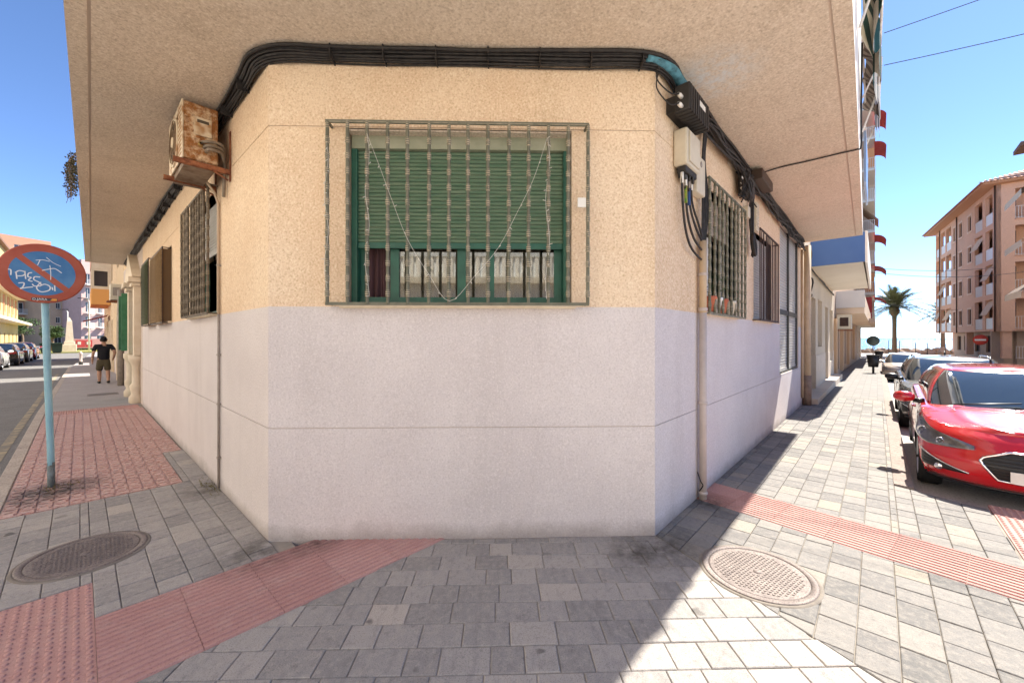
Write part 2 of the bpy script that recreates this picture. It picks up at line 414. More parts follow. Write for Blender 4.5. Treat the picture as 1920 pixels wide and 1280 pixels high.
# right pavement
sN = lambda y: 4.10+(y+.8)*.145                             # near edge of the ribbed strip (it runs slightly askew)
sF = lambda y: sN(y)+.62
pr = tag(slab('right_pavement', [(3.40, 1.45), (14.65, 1.45), (14.65, -.14), (6.3, -.14), (6.0, -.82), (4.9, -1.65), (2.25, -1.0), (2.68, -.01)], -.2, -.012, M_BED), kind='structure')
REG_R = [[(3.36, 1.41), (2.3, -.85), (sN(-.85), -.85), (sN(1.41), 1.41)],
         [(sF(1.41), 1.41), (sF(-.14), -.14), (14.6, -.14), (14.6, 1.41)],
         [(sF(-.14), -.14), (sF(-.82), -.82), (6.1, -.82), (6.35, -.14)]]
st = courses((0, 1.41), 0, 2.2, 14.7, -2.4, 0, .18, LENS, 5)
pave(pr, REG_R, st, M_PAVR)
b = NB('far_paving')                                        # beyond the stones one can tell apart
br = b.n('ShaderNodeTexBrick'); br.inputs['Scale'].default_value = 1; br.inputs['Brick Width'].default_value = .24; br.inputs['Row Height'].default_value = .18; br.inputs['Mortar Size'].default_value = .004
for i, c in ((1, (.18, .168, .156)), (2, (.23, .21, .19)), (3, (.12, .11, .10))): br.inputs[i].default_value = (*c, 1)
b.L(b.pos, br.inputs[0]); M_FARPAV = b.out(br.outputs[0], .85)
MB().add([(14.6, -.14, .0), (60, -.14, -.56), (60, 1.41, -.56), (14.6, 1.41, .0)], [(0, 1, 2, 3)]).build('far_paving', M_FARPAV, pr, fix=False)
for x0, x1, z0, z1 in ((6.45, 14.6, -.004, -.004), (14.6, 60, -.004, -.565)):
    MB().add([(x, y, z-d) for d in (0, .35) for x, y, z in ((x0, -.142, z0), (x1, -.142, z1), (x1, -.31, z1-.012), (x0, -.31, z0-.012))], [(0, 1, 2, 3), (2, 3, 7, 6), (3, 0, 4, 7)]).build('edging', M_GUTTER, pr)
# left pavement
pl_ = tag(slab('left_pavement', [(-.53, 2.4), (1.2, 2.4), (1.2, 14.0), (-.53, 14.0)], -.2, -.012, M_BED), kind='structure')
REG_L = [[(.06, 3.50), (1.07, 3.50), (1.07, 6.03), (.06, 6.03)], [(-.53, 4.03), (.06, 4.03), (.06, 6.03), (-.53, 6.03)], [(.83, 6.03), (1.07, 6.03), (1.07, 7.79), (.83, 7.79)]]
st = courses((1.07, 3.3), math.pi/2, 0, 10.2, 0, 1.75, .178, LENS, 9)
pave(pl_, REG_L, st, M_PAVL)
sheet('concrete_footway', [(-.53, 13.9), (1.07, 13.9), (1.3, 36), (2.2, 72), (1.2, 72), (-.30, 36)], .0, M_CONC, pl_)
MB().ext([(-.53, 14, -.2), (-.3, 36, -.2), (1.2, 72, -.2), (2.6, 72, -.2), (1.5, 36, -.2), (1.3, 14, -.2)], (0, 0, .196)).build('footway_base', M_CONC, pl_)
kl = tag(thing('kerb', None, None, (-.6, 8, 0)), kind='structure')
for i in range(46):
    y0 = 1.5+i*.75; f = lambda y: -.53+max(0, y-14)*.0105
    if y0 > 34: break
    MB().ext([(f(y0)-.13, y0+.004, -.2), (f(y0), y0+.004, -.2), (f(y0+.75), y0+.746, -.2), (f(y0+.75)-.13, y0+.746, -.2)], (0, 0, .2+R.uniform(-.003, .003))).build('kerb_stone', M_KERB, kl, bevel=.008)
M_YEL = surf('worn_yellow', (.40, .33, .21), (.20, .18, .15), 5., .35, .6, rough=.85)
ml = sheet('kerb_line', [(-.92, 5), (-.80, 5), (-.70, 30), (-.80, 30)], -.106, M_YEL); tag(ml, kind='structure')
M_RWHITE = surf('road_white', (.62, .60, .56), (.42, .40, .38), 4., rough=.85)

# red tactile tiles
def ribbed(wx, wy, n, along='x'):
    m = MB(); m.box(.001, wx-.001, .001, wy-.001, -.03, -.004); t = (wy if along == 'x' else wx)/n
    for i in range(n):
        c = (i+.5)*t; a, b = t*.36, t*.22
        L = wx if along == 'x' else wy
        pr_ = [(c-a, -.0042), (c+a, -.0042), (c+b, .0035), (c-b, .0035)]
        pts = [(.002, y, z) for y, z in pr_] if along == 'x' else [(y, .002, z) for y, z in pr_]
        m.ext(pts, (L-.004, 0, 0) if along == 'x' else (0, L-.004, 0))
    return m.mesh('ribbed_tile')
def studded(wd, n):
    m = MB(); m.box(.001, wd-.001, .001, wd-.001, -.03, -.003); t = wd/n
    for i in range(n):
        for j in range(n):
            m.lathe([(t*.30, -.0031), (t*.26, .002), (t*.12, .0045), (0, .0048)], ((i+.5)*t, (j+.5)*t, 0), n=7)
    return m.mesh('studded_tile')
me = ribbed(.4, .4, 8)
for i in range(6):
    for j in range(2):
        if .06+i*.4+2.7+j*.4 > 5.1: continue
        o = link('ribbed_tile', me, M_TACT, pl_); o.location = (.06+i*.4, 2.70+j*.4, R.uniform(-.001, .001))
me = studded(.4, 8)
for i in range(2):
    for j in range(4):
        o = link('studded_tile', me, M_TACT, pl_); o.location = (.06-.4*(i+1), 2.42+j*.4, R.uniform(-.001, .001))
sk = -math.atan(.145)
me = ribbed(.31, .4, 6, 'y')
for i in range(2):
    for j in range(6):
        o = link('ribbed_tile', me, M_TACT, pr); y = -.85+j*.4*math.cos(sk)
        o.location = (sN(y)+i*.31*math.cos(sk), y+i*.31*math.sin(sk), R.uniform(-.001, .001)); o.rotation_euler.z = sk
me = studded(.3, 6)
for i in range(5):
    for j in range(3):
        o = link('studded_tile', me, M_TACT, pr); o.location = (4.78+i*.3, -.83-.3*(j+1), R.uniform(-.001, .001))
me = ribbed(.3, .3, 8, 'y')
for i in range(5):
    for j in range(2):
        o = link('ribbed_tile', me, M_TACT, pl_); o.location = (-.50+i*.3, 13.32+j*.3, 0)
# interlocking red pavers on the left footway: I-shaped blocks on square tiles
def bone(w_, l_):
    a, b, c = w_*.5, w_*.30, l_*.5
    return [(-a, -c), (a, -c), (a, -c*.62), (b, -c*.42), (b, c*.42), (a, c*.62), (a, c), (-a, c), (-a, c*.62), (-b, c*.42), (-b, -c*.42), (-a, -c*.62)]
def ibrick():
    m = MB(); m.box(.001, .223, .001, .249, -.03, -.006)
    for i in range(2):
        for j in range(2):
            cx, cy = .056+i*.112, .0625+j*.125
            p = bone(.098, .113) if (i+j) % 2 == 0 else [(y*.87, x*1.15) for x, y in bone(.098, .113)]
            m.ext([(cx+x, cy+y, -.0061) for x, y in p], (0, 0, .0095))
    return m.mesh('red_paver')
me = ibrick()
for i in range(7):
    for j in range(7 if i == 6 else 0, 29):
        o = link('red_paver', me, M_TILE, pl_); o.location = (-.52+i*.224, 6.04+j*.25, R.uniform(-.0015, .0015))

# manhole covers
M_CAST = surf('cast_iron', (.20, .165, .15), (.28, .235, .21), 8., rough=.7, metal=.2, speck=(.12, .10, .09), sscale=90.)
M_COLLAR = surf('collar_mortar', (.24, .21, .175), (.19, .165, .14), 9., rough=.95, bump=.003)
def manhole(x, y, r, rz, label):
    t = thing('manhole_cover', label, 'manhole cover', (x, y, .002), rz, 'round manhole covers in the pavement')
    n = 40; m = MB()
    for i in range(n):
        pass
    m.lathe([(r*1.07, -.004), (r*1.05, .003), (r*.99, .004), (r*.99, -.004)], n=48).build('mortar_collar', M_COLLAR, t, local=True)
    m = MB(); m.lathe([(r, -.004), (r, .0065), (r*.97, .009), (r*.885, .009), (r*.88, .002)], n=48).build('frame', M_CAST, t, local=True)
    m = MB(); m.lathe([(r*.872, .0), (r*.872, .0065), (r*.84, .0065), (0, .0065)], n=48)
    p = r*.083
    k = -12
    while k <= 12:
        for q in range(-12, 13):
            cx, cy = k*p*1.0+(q % 2)*p*.5, q*p*.86
            if math.hypot(cx, cy) > r*.76 or math.hypot(cx, cy) < r*.10: continue
            a = p*.36
            m.ext([(cx+a*math.cos(f), cy+a*.8*math.sin(f), .006) for f in (0, 1.05, 2.1, 3.14, 4.2, 5.24)], (0, 0, .0045))
        k += 1
    m.lathe([(r*.08, .006), (r*.07, .011), (0, .011)], n=12)
    m.box(-r*.62, r*.62, r*.30, r*.33, .006, .0105)
    m.build('lid', M_CAST, t, local=True)
    return t
manhole(.03, 4.58, .36, .5, 'round iron manhole cover on the shaded grey paving beside the red tiles')
manhole(3.32, .64, .36, -.2, 'round iron manhole cover mostly in sunlight near the right hand ribbed strip')

M_WEED = surf('weed', (.12, .11, .03), (.20, .16, .05), 9., rough=.8)
for i, (x, y, n, lb) in enumerate(((1.0, 5.62, 60, 'dry weeds at the foot of the left wall beside the conduit'), (-.18, 6.88, 40, 'sparse dead weeds round the foot of the sign pole'))):
    t = thing('weeds', lb, 'weeds', (x, y, 0)); r = random.Random(i); m = MB()
    for k in range(n):
        p = Vector((x+r.gauss(0, .03 if i == 0 else .09), y+r.gauss(0, .20 if i == 0 else .07), .0)); d = Vector((r.gauss(0, .4)-.2*(i == 0), r.gauss(0, .5), .8)).normalized()*r.uniform(.02, .07); e = d.orthogonal().normalized()*.003
        m.add([p-e, p+e, p+d*.6+e*.6+Vector((0, 0, .004)), p+d], [(0, 1, 2, 3)])
    m.build('blades', M_WEED, t, fix=False)
t = thing('access_cover', 'small rectangular dark access cover in the grey left footway', 'cover', (.45, 17.2, .0))
MB().box(.15, .80, 16.9, 17.5, -.004, .004).build('frame', M_CAST, t); MB().box(.19, .76, 16.94, 17.46, .0041, .007).build('lid', surf('lid_dark', (.16, .14, .13), rough=.7), t)
# ------------------------------------------------------------------ the corner building
BLD = thing('corner_building', 'cream and lilac rendered corner building with cut corner and overhanging upper floors', 'building', (XL, YR, 0))
ZP, ZJ1, ZJ2, ZS = 1.962, .94, 3.478, 4.1                    # paint line, lower joint, upper joint, soffit
G = .0035
def facade(fr, a0, a1, holes, zj1=ZJ1, tag_=''):
    MB().panel(fr, a0, a1, 0, ZS, -.16, -.010, holes).build('wall_core', M_BACK, BLD)
    for z0, z1, m in ((-.1, zj1-G, M_LILAC), (zj1+G, ZP, M_LILAC), (ZP, ZJ2-G, M_CREAM), (ZJ2+G, ZS, M_CREAM)):
        MB().panel(fr, a0, a1, z0, z1, -.0095, 0 if m is M_LILAC else -.001, holes).build('render_panel', m, BLD)
CW = (.645, 2.555, 1.985, 3.470)                              # corner window opening
LWIN = [(5.62, 7.12, 1.99, 3.42), (8.98, 10.48, 1.99, 3.30), (10.95, 12.15, 1.99, 3.30)]
RWIN = [(4.62, 6.00, 1.99, 3.40), (7.06, 8.44, 1.99, 3.36)]
RDOOR = (9.3, 11.8, .97, 3.99)
facade(CH, 0, CL, [CW])
facade(LW, PL.y, 13.62, LWIN)
facade(RW, PR.x, 12.62, RWIN+[RDOOR])
# deep window linings (reveals) and dark rooms behind
def lining(fr, h, d, mat, room=1.3):
    a0, a1, z0, z1 = h
    m = MB()
    for q in (((a0-.02, a0, z0-.02, z1+.02)), ((a1, a1+.02, z0-.02, z1+.02)), ((a0, a1, z0-.02, z0)), ((a0, a1, z1, z1+.02))):
        m.box(q[0], q[1], -d, -.012, q[2], q[3], fr)
    m.build('reveal', mat, BLD)
    m = MB(); k = .3
    m.add([fr(a, n, z) for n in (-.2, -room) for a, z in ((a0-k, z0-k), (a1+k, z0-k), (a1+k, z1+k), (a0-k, z1+k))], [(4, 5, 6, 7), (0, 1, 5, 4), (1, 2, 6, 5), (2, 3, 7, 6), (3, 0, 4, 7)])
    m.build('room', M_DARKROOM, BLD)
lining(CH, CW, .25, M_CREAM)
for h in LWIN: lining(LW, h, .25, M_CREAM)
for h in RWIN: lining(RW, h, .25, M_CREAM)
# sills
def sill(fr, a0, a1, z, n=.035): MB().box(a0, a1, -.05, n, z-.035, z, fr).build('sill', M_SILL, BLD, bevel=.004)
sill(CH, .60, 2.585, 1.983)
for h in LWIN: sill(LW, h[0]-.05, h[1]+.05, 1.988, .05)
for h in RWIN: sill(RW, h[0]-.05, h[1]+.05, 1.988, .05)

# --- roller shutter, green, on the cut corner
def slat_mesh(fr, a0, a1, n0, pitch):
    m = MB(); prof = [(0, 0), (.004, .10), (.0085, .35), (.0085, .65), (.004, .92), (0, 1.)]
    for i in range(len(prof)-1):
        (n, z), (n2, z2) = prof[i], prof[i+1]
        m.add([fr(a0, n0+n, z*pitch*.93), fr(a1, n0+n, z*pitch*.93), fr(a1, n0+n2, z2*pitch*.93), fr(a0, n0+n2, z2*pitch*.93)], [(0, 1, 2, 3)])
    return m
def shutter(fr, a0, a1, z0, z1, n0, count, mat, matbar, label=None):
    rt = MB().box(a0, a1, n0-.01, n0-.002, z0, z1, fr).build('roller_shutter', M_DARKROOM, BLD)
    pitch = (z1-z0-.055)/count
    sm = slat_mesh(fr, a0, a1, n0, pitch)
    inv = Matrix.Translation(-BLD.location)
    me = sm.mesh('slat', inv)
    for i in range(count):
        o = link('slat', me, mat, rt); o.location.z = z0+.055+i*pitch
    MB().box(a0, a1, n0-.004, n0+.016, z0, z0+.052, fr).build('bottom_bar', matbar, rt, bevel=.003)
    return rt
shutter(CH, .685, 2.50, 2.485, 3.345, -.15, 24, M_SLAT, M_GREEN)
MB().box(.655, 2.545, -.25, -.10, 3.345, 3.462, CH).build('shutter_box', M_BOX, BLD)
MB().box(.65, 2.55, -.25, -.02, 3.455, 3.469, CH).build('lintel_strip', M_SOFFIT, BLD)
# green window joinery below the shutter
wf = MB()
for a in (.648, 2.502): wf.box(a, a+.05, -.20, -.11, 1.986, 3.345, CH)
wf.box(.69, 2.51, -.19, -.16, 3.29, 3.343, CH)
wf = wf.build('window_frame', M_GREEN, BLD)
MB().box(.70, 2.50, -.215, -.17, 1.987, 2.06, CH).build('rail', M_GREEN, wf)
for a, b_, n in ((.70, .735, -.19), (.965, 1.04, -.185), (1.56, 1.635, -.18), (1.845, 1.89, -.195), (2.43, 2.50, -.195)):
    MB().box(a, b_, n-.03, n, 2.06, 3.28, CH).build('mullion', M_GREEN, wf)
for a, b_ in ((1.04, 1.56), (1.635, 2.43)):
    MB().box(a, b_, -.212, -.207, 2.06, 2.9, CH).build('pane', M_PANE, wf)
def curtain(fr, a0, a1, z0, z1, n, waves, amp=.025):
    m = MB(); k = 60
    for i in range(k):
        f = lambda t: n+amp*math.sin(t*waves*6.283)+amp*.4*math.sin(t*waves*15+1)
        s0, s1 = lerp(a0, a1, i/k), lerp(a0, a1, (i+1)/k)
        m.add([fr(s0, f(i/k), z0), fr(s1, f((i+1)/k), z0), fr(s1, f((i+1)/k), z1), fr(s0, f(i/k), z1)], [(0, 1, 2, 3)], True)
    return m
M_CURT2 = surf('plum_curtain', (.10, .05, .055), (.15, .08, .08), 9., rough=.95, stretch=(4, 4, .3))
curtain(CH, .74, 1.0, 1.99, 3.0, -.30, 4).build('curtain', M_CURT2, BLD)
curtain(CH, 1.02, 2.5, 1.99, 3.0, -.33, 11).build('curtain', M_CURTAIN, BLD)

# --- window grilles
def turned_bar(z0, z1, r=.0138):
    prof = [(r, z0)]; z = z0+.06; k = 0
    while z < z1-.08:
        prof += [(r, z)]
        for i in range(3): prof += [(r*1.5, z+.006+i*.017), (r*1.05, z+.0125+i*.017)]
        z += .125; k += 1
    prof += [(r, z1)]
    return prof
def grille(fr, a0, a1, z0, z1, n, count, mat, plain=False, flat=.018):
    gp = MB()
    for z in (z0, z1): gp.box(a0-.014, a1+.014, n-.007, n+.007, z-.013, z+.013, fr)
    for a in (a0, a1):
        gp.box(a-.006, a+.006, n-.004, n+.004, z0, z1, fr)
        for z in (z0, z1): gp.box(a-.008, a+.008, -.03, n-.006, z-.008, z+.008, fr)
    g_ = gp.build('window_grille', mat, BLD)
    base = fr(0, 0, 0)
    m = MB()
    if plain: m.box(-.011, .011, -.004, .004, z0, z1, Frame((0, 0, 0), fr.s, fr.n))
    else: m.lathe(turned_bar(z0, z1), n=8)
    me = m.mesh('bar')
    for i in range(count):
        o = link('bar', me, mat, g_); a = lerp(a0, a1, i/(count-1)); p = fr(a, n, 0)
        o.location = (p.x-BLD.location.x, p.y-BLD.location.y, R.uniform(-.002, .002)); o.rotation_euler = (R.uniform(-.002, .002), R.uniform(-.002, .002), R.uniform(0, .5) if not plain else 0)
    return g_
grille(CH, .53, 2.668, 1.978, 3.468, .10, 14, M_IRON)
M_RUSTIRON = ringed('brown_turned_iron', (.11, .085, .06), (.16, .125, .09), (.36, .29, .2))
grille(LW, 5.55, 7.18, 1.98, 3.43, .10, 11, M_RUSTIRON)
grille(LW, 8.95, 10.55, 1.96, 3.24, .12, 2, M_BROWNIRON, True)
grille(LW, 10.95, 12.25, 1.96, 3.32, .12, 2, M_BROWNIRON, True)
grille(RW, 4.52, 6.05, 1.96, 3.40, .10, 10, M_IRON)
grille(RW, 7.0, 8.52, 1.975, 3.36, .10, 16, M_BROWNIRON, True)
# woven mats tied over two of the left grilles
def reed(name, fr, a0, a1, z0, z1, n, c1, c2):
    rt = MB().box(a0, a1, n-.004, n, z0, z1, fr).build('reed_screen', surf(name, c1, c2, 2., rough=.9, speck=tuple(x*.5 for x in c1), sscale=90., stretch=(9, 9, 1)), BLD)
    k = int((z1-z0)/.03); m = MB()
    for i in range(k): m.tube([fr(a0, n+.003, z0+i*.03+.015), fr(a1, n+.003, z0+i*.03+.015)], .011, 5)
    m.build('reeds', rt.data.materials[0], rt)
reed('tan_reed', LW, 8.95, 10.55, 1.98, 3.22, .13, (.26, .16, .075), (.36, .24, .12))
reed('green_reed', LW, 10.97, 12.23, 1.98, 3.30, .13, (.075, .085, .045), (.12, .13, .07))
MB().box(8.955, 8.965, 0, .12, 1.98, 3.22, LW).build('screen_side', surf('dark_reed', (.12, .075, .04), rough=.9), BLD)
# shutters and panes of the side windows
M_GREYSLAT = surf('grey_slat', (.36, .35, .32), (.45, .43, .40), 4., rough=.5)
M_TANSLAT = surf('tan_slat', (.30, .25, .19), (.38, .31, .24), 4., rough=.6)
shutter(LW, 5.65, 7.09, 2.75, 3.40, -.10, 16, M_GREYSLAT, M_GREYSLAT)
shutter(RW, 4.65, 5.98, 2.95, 3.39, -.10, 10, M_TANSLAT, M_TANSLAT)
shutter(RW, 7.09, 8.42, 1.995, 3.35, -.08, 30, M_GREYSLAT, M_GREYSLAT)
for fr, h, z1 in ((LW, LWIN[0], 2.75), (RW, RWIN[0], 2.95)):
    m = MB(); a0, a1 = h[0], h[1]
    for a in (a0+.03, (a0+a1)/2, a1-.03): m.box(a-.03, a+.03, -.20, -.15, 1.992, z1, fr)
    m.box(a0, a1, -.21, -.145, 1.992, 2.05, fr)
    f_ = m.build('window_frame', M_GREEN if fr is LW else M_WHITE, BLD)
    MB().box(a0+.06, a1-.06, -.178, -.173, 2.05, z1, fr).build('pane', M_PANE, f_)
    curtain(fr, a0+.02, a1-.02, 2., 3.3, -.27, 8).build('curtain', M_CURTAIN, BLD)
# tall metal roller shutter on the right hand wall
M_ALU = surf('aluminium_slat', (.60, .60, .57), (.66, .65, .62), 3., rough=.32, metal=.45, spec=.5)
shutter(RW, 9.38, 10.50, 1.02, 3.97, -.06, 48, M_ALU, M_ALU)
shutter(RW, 10.58, 11.73, 1.02, 3.97, -.06, 48, M_ALU, M_ALU)
M_DFRAME = surf('dark_frame', (.03, .035, .035), rough=.4, spec=.5)
m = MB()
for a0, a1 in ((9.302, 9.38), (10.50, 10.58), (11.73, 11.798)): m.box(a0, a1, -.10, -.02, .975, 3.985, RW)
m.box(9.38, 11.73, -.07, -.025, 2.18, 2.28, RW); m.box(9.38, 11.73, -.10, -.02, .972, 1.02, RW)
m.build('shutter_frame', M_DFRAME, BLD)
# --- soffit slab, drip groove and upper storeys
LE = lambda y: -.08+(y-4.26)*.0135                            # outer edge on the left street
RE = lambda x: .13+(x-3.72)*.0139                             # outer edge on the right street
def ring(d, z):                                               # overhang outline set in by d
    return [(LE(18.4)+d, 18.4, z), (LE(2.5)+d, 2.5+d*.4, z), (2.5+d*.4, RE(2.5)+d, z), (12.4, RE(12.4)+d, z)]
outer, gi, go = ring(0, ZS), ring(.135, ZS), ring(.115, ZS)
m = MB()
inner = [(XL+.3, 18.4, ZS), (XL+.3, 3.9, ZS), (3.5, YR+.3, ZS), (12.4, YR+.3, ZS)]
for i in range(3): m.add([gi[i], gi[i+1], inner[i+1], inner[i]], [(0, 1, 2, 3)])
for i in range(3): m.add([outer[i], outer[i+1], go[i+1], go[i]], [(0, 1, 2, 3)])
m.build('soffit', M_SOFFIT, BLD, fix=False)
m = MB()
for i in range(3):
    up = [Vector(p)+Vector((0, 0, .012)) for p in (go[i], go[i+1], gi[i+1], gi[i])]
    m.add(up, [(0, 1, 2, 3)])
    m.add([go[i], go[i+1], up[1], up[0]], [(0, 1, 2, 3)]); m.add([gi[i], gi[i+1], up[2], up[3]], [(0, 1, 2, 3)])
m.build('drip_groove', surf('groove', (.62, .52, .42), rough=.9), BLD, fix=False)
M_UPPER = surf('upper_render', (.66, .60, .52), (.72, .66, .58), 1.5, rough=.9, bump=.002)
M_FASCIA = surf('white_fascia', (.74, .68, .60), (.80, .74, .66), 2., rough=.85)
o3 = [Vector(p) for p in outer]; HT = 9.2
m = MB()
for i in range(3): m.add([o3[i], o3[i+1], o3[i+1]+Vector((0, 0, .9)), o3[i]+Vector((0, 0, .9))], [(0, 1, 2, 3)])
m.add([o3[3], (12.4, YR+.3, ZS), (12.4, YR+.3, ZS+.9), o3[3]+Vector((0, 0, .9))], [(0, 1, 2, 3)])
m.add([o3[0], (XL+.3, 18.4, ZS), (XL+.3, 18.4, ZS+.9), o3[0]+Vector((0, 0, .9))], [(0, 1, 2, 3)])
m.build('fascia', M_FASCIA, BLD, fix=False)
up = [(p.x+.03*(1 if i < 2 else 0), p.y+.03*(1 if i > 1 else 0)) for i, p in enumerate(o3)]
pts = [(up[0][0], up[0][1]-.03), up[1], up[2], (up[3][0]-.03, up[3][1]), (12.37, 14), (9, 18.37)]
MB().ext([(x, y, ZS+.9) for x, y in pts], (0, 0, HT-ZS-.9)).build('upper_storeys', M_UPPER, BLD)
MB().ext([(1.4, 18.3, .0), (1.4, 4.1, 0), (3.7, 1.75, 0), (12.3, 1.75, 0), (12.3, 13.9, 0), (9, 18.3, 0)], (0, 0, .02)).build('floor_slab', M_DARKROOM, BLD)
MB().ext([(1.35, 18.35, ZS+.05), (1.35, 4.0, ZS+.05), (3.6, 1.72, ZS+.05), (12.35, 1.72, ZS+.05), (12.35, 13.9, ZS+.05), (9, 18.3, ZS+.05)], (0, 0, .8)).build('ceiling_slab', M_DARKROOM, BLD)
MB().box(12.30, 12.40, 1.6, 14, 0, ZS+.9).build('end_wall', M_UPPER, BLD)

# ------------------------------------------------------------------ things fixed to the corner building
# bundled cables under the soffit
cb = thing('cable_bundle', 'thick bundle of black cables running under the soffit around the cut corner', 'cables', (PL.x, PL.y, 4.0))
def wallpath(n, z, wob, seed, y1=18.0, x1=12.5):
    r = random.Random(seed); P = []
    y = y1
    while y > PL.y+.35: P.append(LW(y, n+r.uniform(-1, 1)*wob, z+r.uniform(-1, 1)*wob)); y -= .55
    P.append(LW(PL.y+.12, n+.01, z)); P.append(CH(.14, n+.01, z))
    a = .5
    while a < CL-.3: P.append(CH(a, n+r.uniform(-1, 1)*wob*.5, z+r.uniform(-1, 1)*wob*.6)); a += .42
    P.append(CH(CL-.14, n+.01, z)); P.append(RW(PR.x+.12, n+.01, z))
    x = PR.x+.5
    while x < x1: P.append(RW(x, n+r.uniform(-1, 1)*wob, z-.02+r.uniform(-1, 1)*wob)); x += .55
    return spline(P, 4)
for k, (n, z, r_) in enumerate(((.026, 4.074, .022), (.066, 4.076, .019), (.024, 4.036, .017), (.05, 4.042, .015), (.030, 4.008, .011), (.10, 4.078, .016), (.045, 4.02, .009), (.020, 3.992, .007), (.075, 4.055, .009))):
    MB().tube(wallpath(n, z, .006+.006*(k > 3), 20+k), r_, 7).build('cable', M_CABLE, cb)
for s_ in [.55+.43*i for i in range(7)]: MB().box(s_, s_+.008, .0, .115, 3.985, 4.098, CH).build('cable_clip', M_CABLE, cb)
for y in [4.3+.6*i for i in range(14)]: MB().box(y, y+.008, .0, .10, 3.97, 4.098, LW).build('cable_clip', M_CABLE, cb)
M_BLUE = surf('blue_overpaint', (.12, .33, .42), (.03, .09, .12), 12., rough=.7)
m = MB(); m.tube(spline([CH(CL-.10, .06, 4.075), RW(3.5, .075, 4.06), RW(3.72, .08, 4.045), RW(3.95, .09, 4.02)], 5), .046, 8)
m.build('blue_sleeve', M_BLUE, cb)
for sd in range(10):                                          # loose slack looping off the bundle on the right
    r = random.Random(sd+60); P = []
    x = 4.15
    while x < 12.4: P.append(RW(x, .04+r.random()*.10, 4.0-r.random()*.15)); x += r.uniform(.3, .7)
    MB().tube(spline(P, 4), r.choice((.007, .010, .014)), 5).build('loose_cable', M_CABLE, cb)
# black junction box with white plugs
M_BLK = surf('black_plastic', (.018, .016, .015), (.03, .027, .025), 8., rough=.5, spec=.4)
M_IVORY = surf('ivory_plastic', (.62, .56, .44), (.54, .48, .37), 6., rough=.5)
t = thing('junction_box', 'black ribbed cable junction box with white plugs below the blue cables', 'junction box', RW(3.85, 0, 3.68))
MB().box(3.56, 4.10, .09, .22, 3.68, 3.92, RW).build('case', M_BLK, t, bevel=.012)
m = MB()
for i in range(9): m.box(3.58+i*.058, 3.605+i*.058, .088, .226, 3.674, 3.90, RW)
m.build('ribs', M_BLK, t)
MB().box(3.6, 4.1, .0, .10, 3.72, 3.86, RW).build('mount', M_BLK, t)
for z in (3.72, 3.80):
    MB().lathe([(.0, 0), (.018, 0), (.018, .05), (.012, .055), (.012, .075)], RW(3.56, .15, z), (-1, 0, 0), 10).build('plug', M_WHITE, t)
m = MB(); m.add([RW(3.80, .2275, 3.80), RW(3.96, .2275, 3.80), RW(3.96, .2275, 3.85), RW(3.80, .2275, 3.85)], [(0, 1, 2, 3)])
m.build('sticker', M_WHITE, t, fix=False)
for z, dz in ((3.72, -.02), (3.80, .0)):
    MB().tube(spline([RW(3.49, .15, z), RW(3.42, .10, z+dz), RW(3.32, .03, z+.1), RW(3.36, .03, z+.26)], 5), .006, 5).build('lead', M_CABLE, t)
# ivory meter boxes
t = thing('meter_box', 'ivory plastic meter box with open black underside on the right hand wall', 'meter box', RW(3.95, 0, 3.2))
MB().box(3.76, 4.12, .0, .13, 3.30, 3.64, RW).build('case', M_IVORY, t, bevel=.02)
MB().box(3.80, 4.08, .13, .145, 3.33, 3.61, RW).build('cover', M_IVORY, t, bevel=.012)
m = MB(); m.box(3.79, 4.09, .02, .11, 3.24, 3.30, RW)
m.build('terminal_block', M_BLK, t, bevel=.01)
r = random.Random(3); m = MB()
for i in range(14): m.lathe([(.013, 0), (.012, -.05), (.0, -.052)], RW(3.80+.02*i, .03+r.random()*.07, 3.245), n=6)
m.build('terminals', M_BLK, t)
t2 = thing('meter_box', 'smaller ivory fuse box behind the larger meter box beside the grille', 'meter box', RW(4.2, 0, 3.2))
MB().box(4.16, 4.42, .0, .09, 3.16, 3.54, RW).build('case', M_IVORY, t2, bevel=.015)
MB().lathe([(0, .004), (.03, .004), (.03, 0)], RW(4.28, .09, 3.46), RW.n, 12).build('seal', M_CONDUIT, t2)
t = thing('meter_cables', 'looping earth and supply wires hanging below the ivory meter boxes', 'cables', RW(4.0, 0, 2.6))
M_GY = surf('green_wire', (.05, .22, .04), (.30, .30, .03), 40., rough=.5)
M_BW = surf('blue_wire', (.03, .07, .20), rough=.5)
for i, (x, mt, dz) in enumerate(((3.80, M_CABLE, -.46), (3.89, M_GY, -.36), (3.98, M_BW, -.26), (4.05, M_CABLE, -.20))):
    MB().tube(spline([RW(x, .07, 3.25), RW(x, .07, 3.10), RW(x+.06, .07, 3.12+dz*.7), RW(x+.25, .06, 3.06+dz), RW(4.42, .05, 2.98+dz), RW(4.50, .04, 2.72+dz*.3)], 6), .011, 6).build('wire', M_CABLE, t)
    MB().tube([RW(x, .07, 3.24), RW(x+.002, .07, 3.14)], .016, 7).build('ferrule', M_WHITE if i != 2 else M_CONDUIT, t)
    if mt is not M_CABLE: MB().tube([RW(x, .07, 3.14), RW(x+.01, .07, 2.98)], .014, 6).build('sleeve', mt, t)
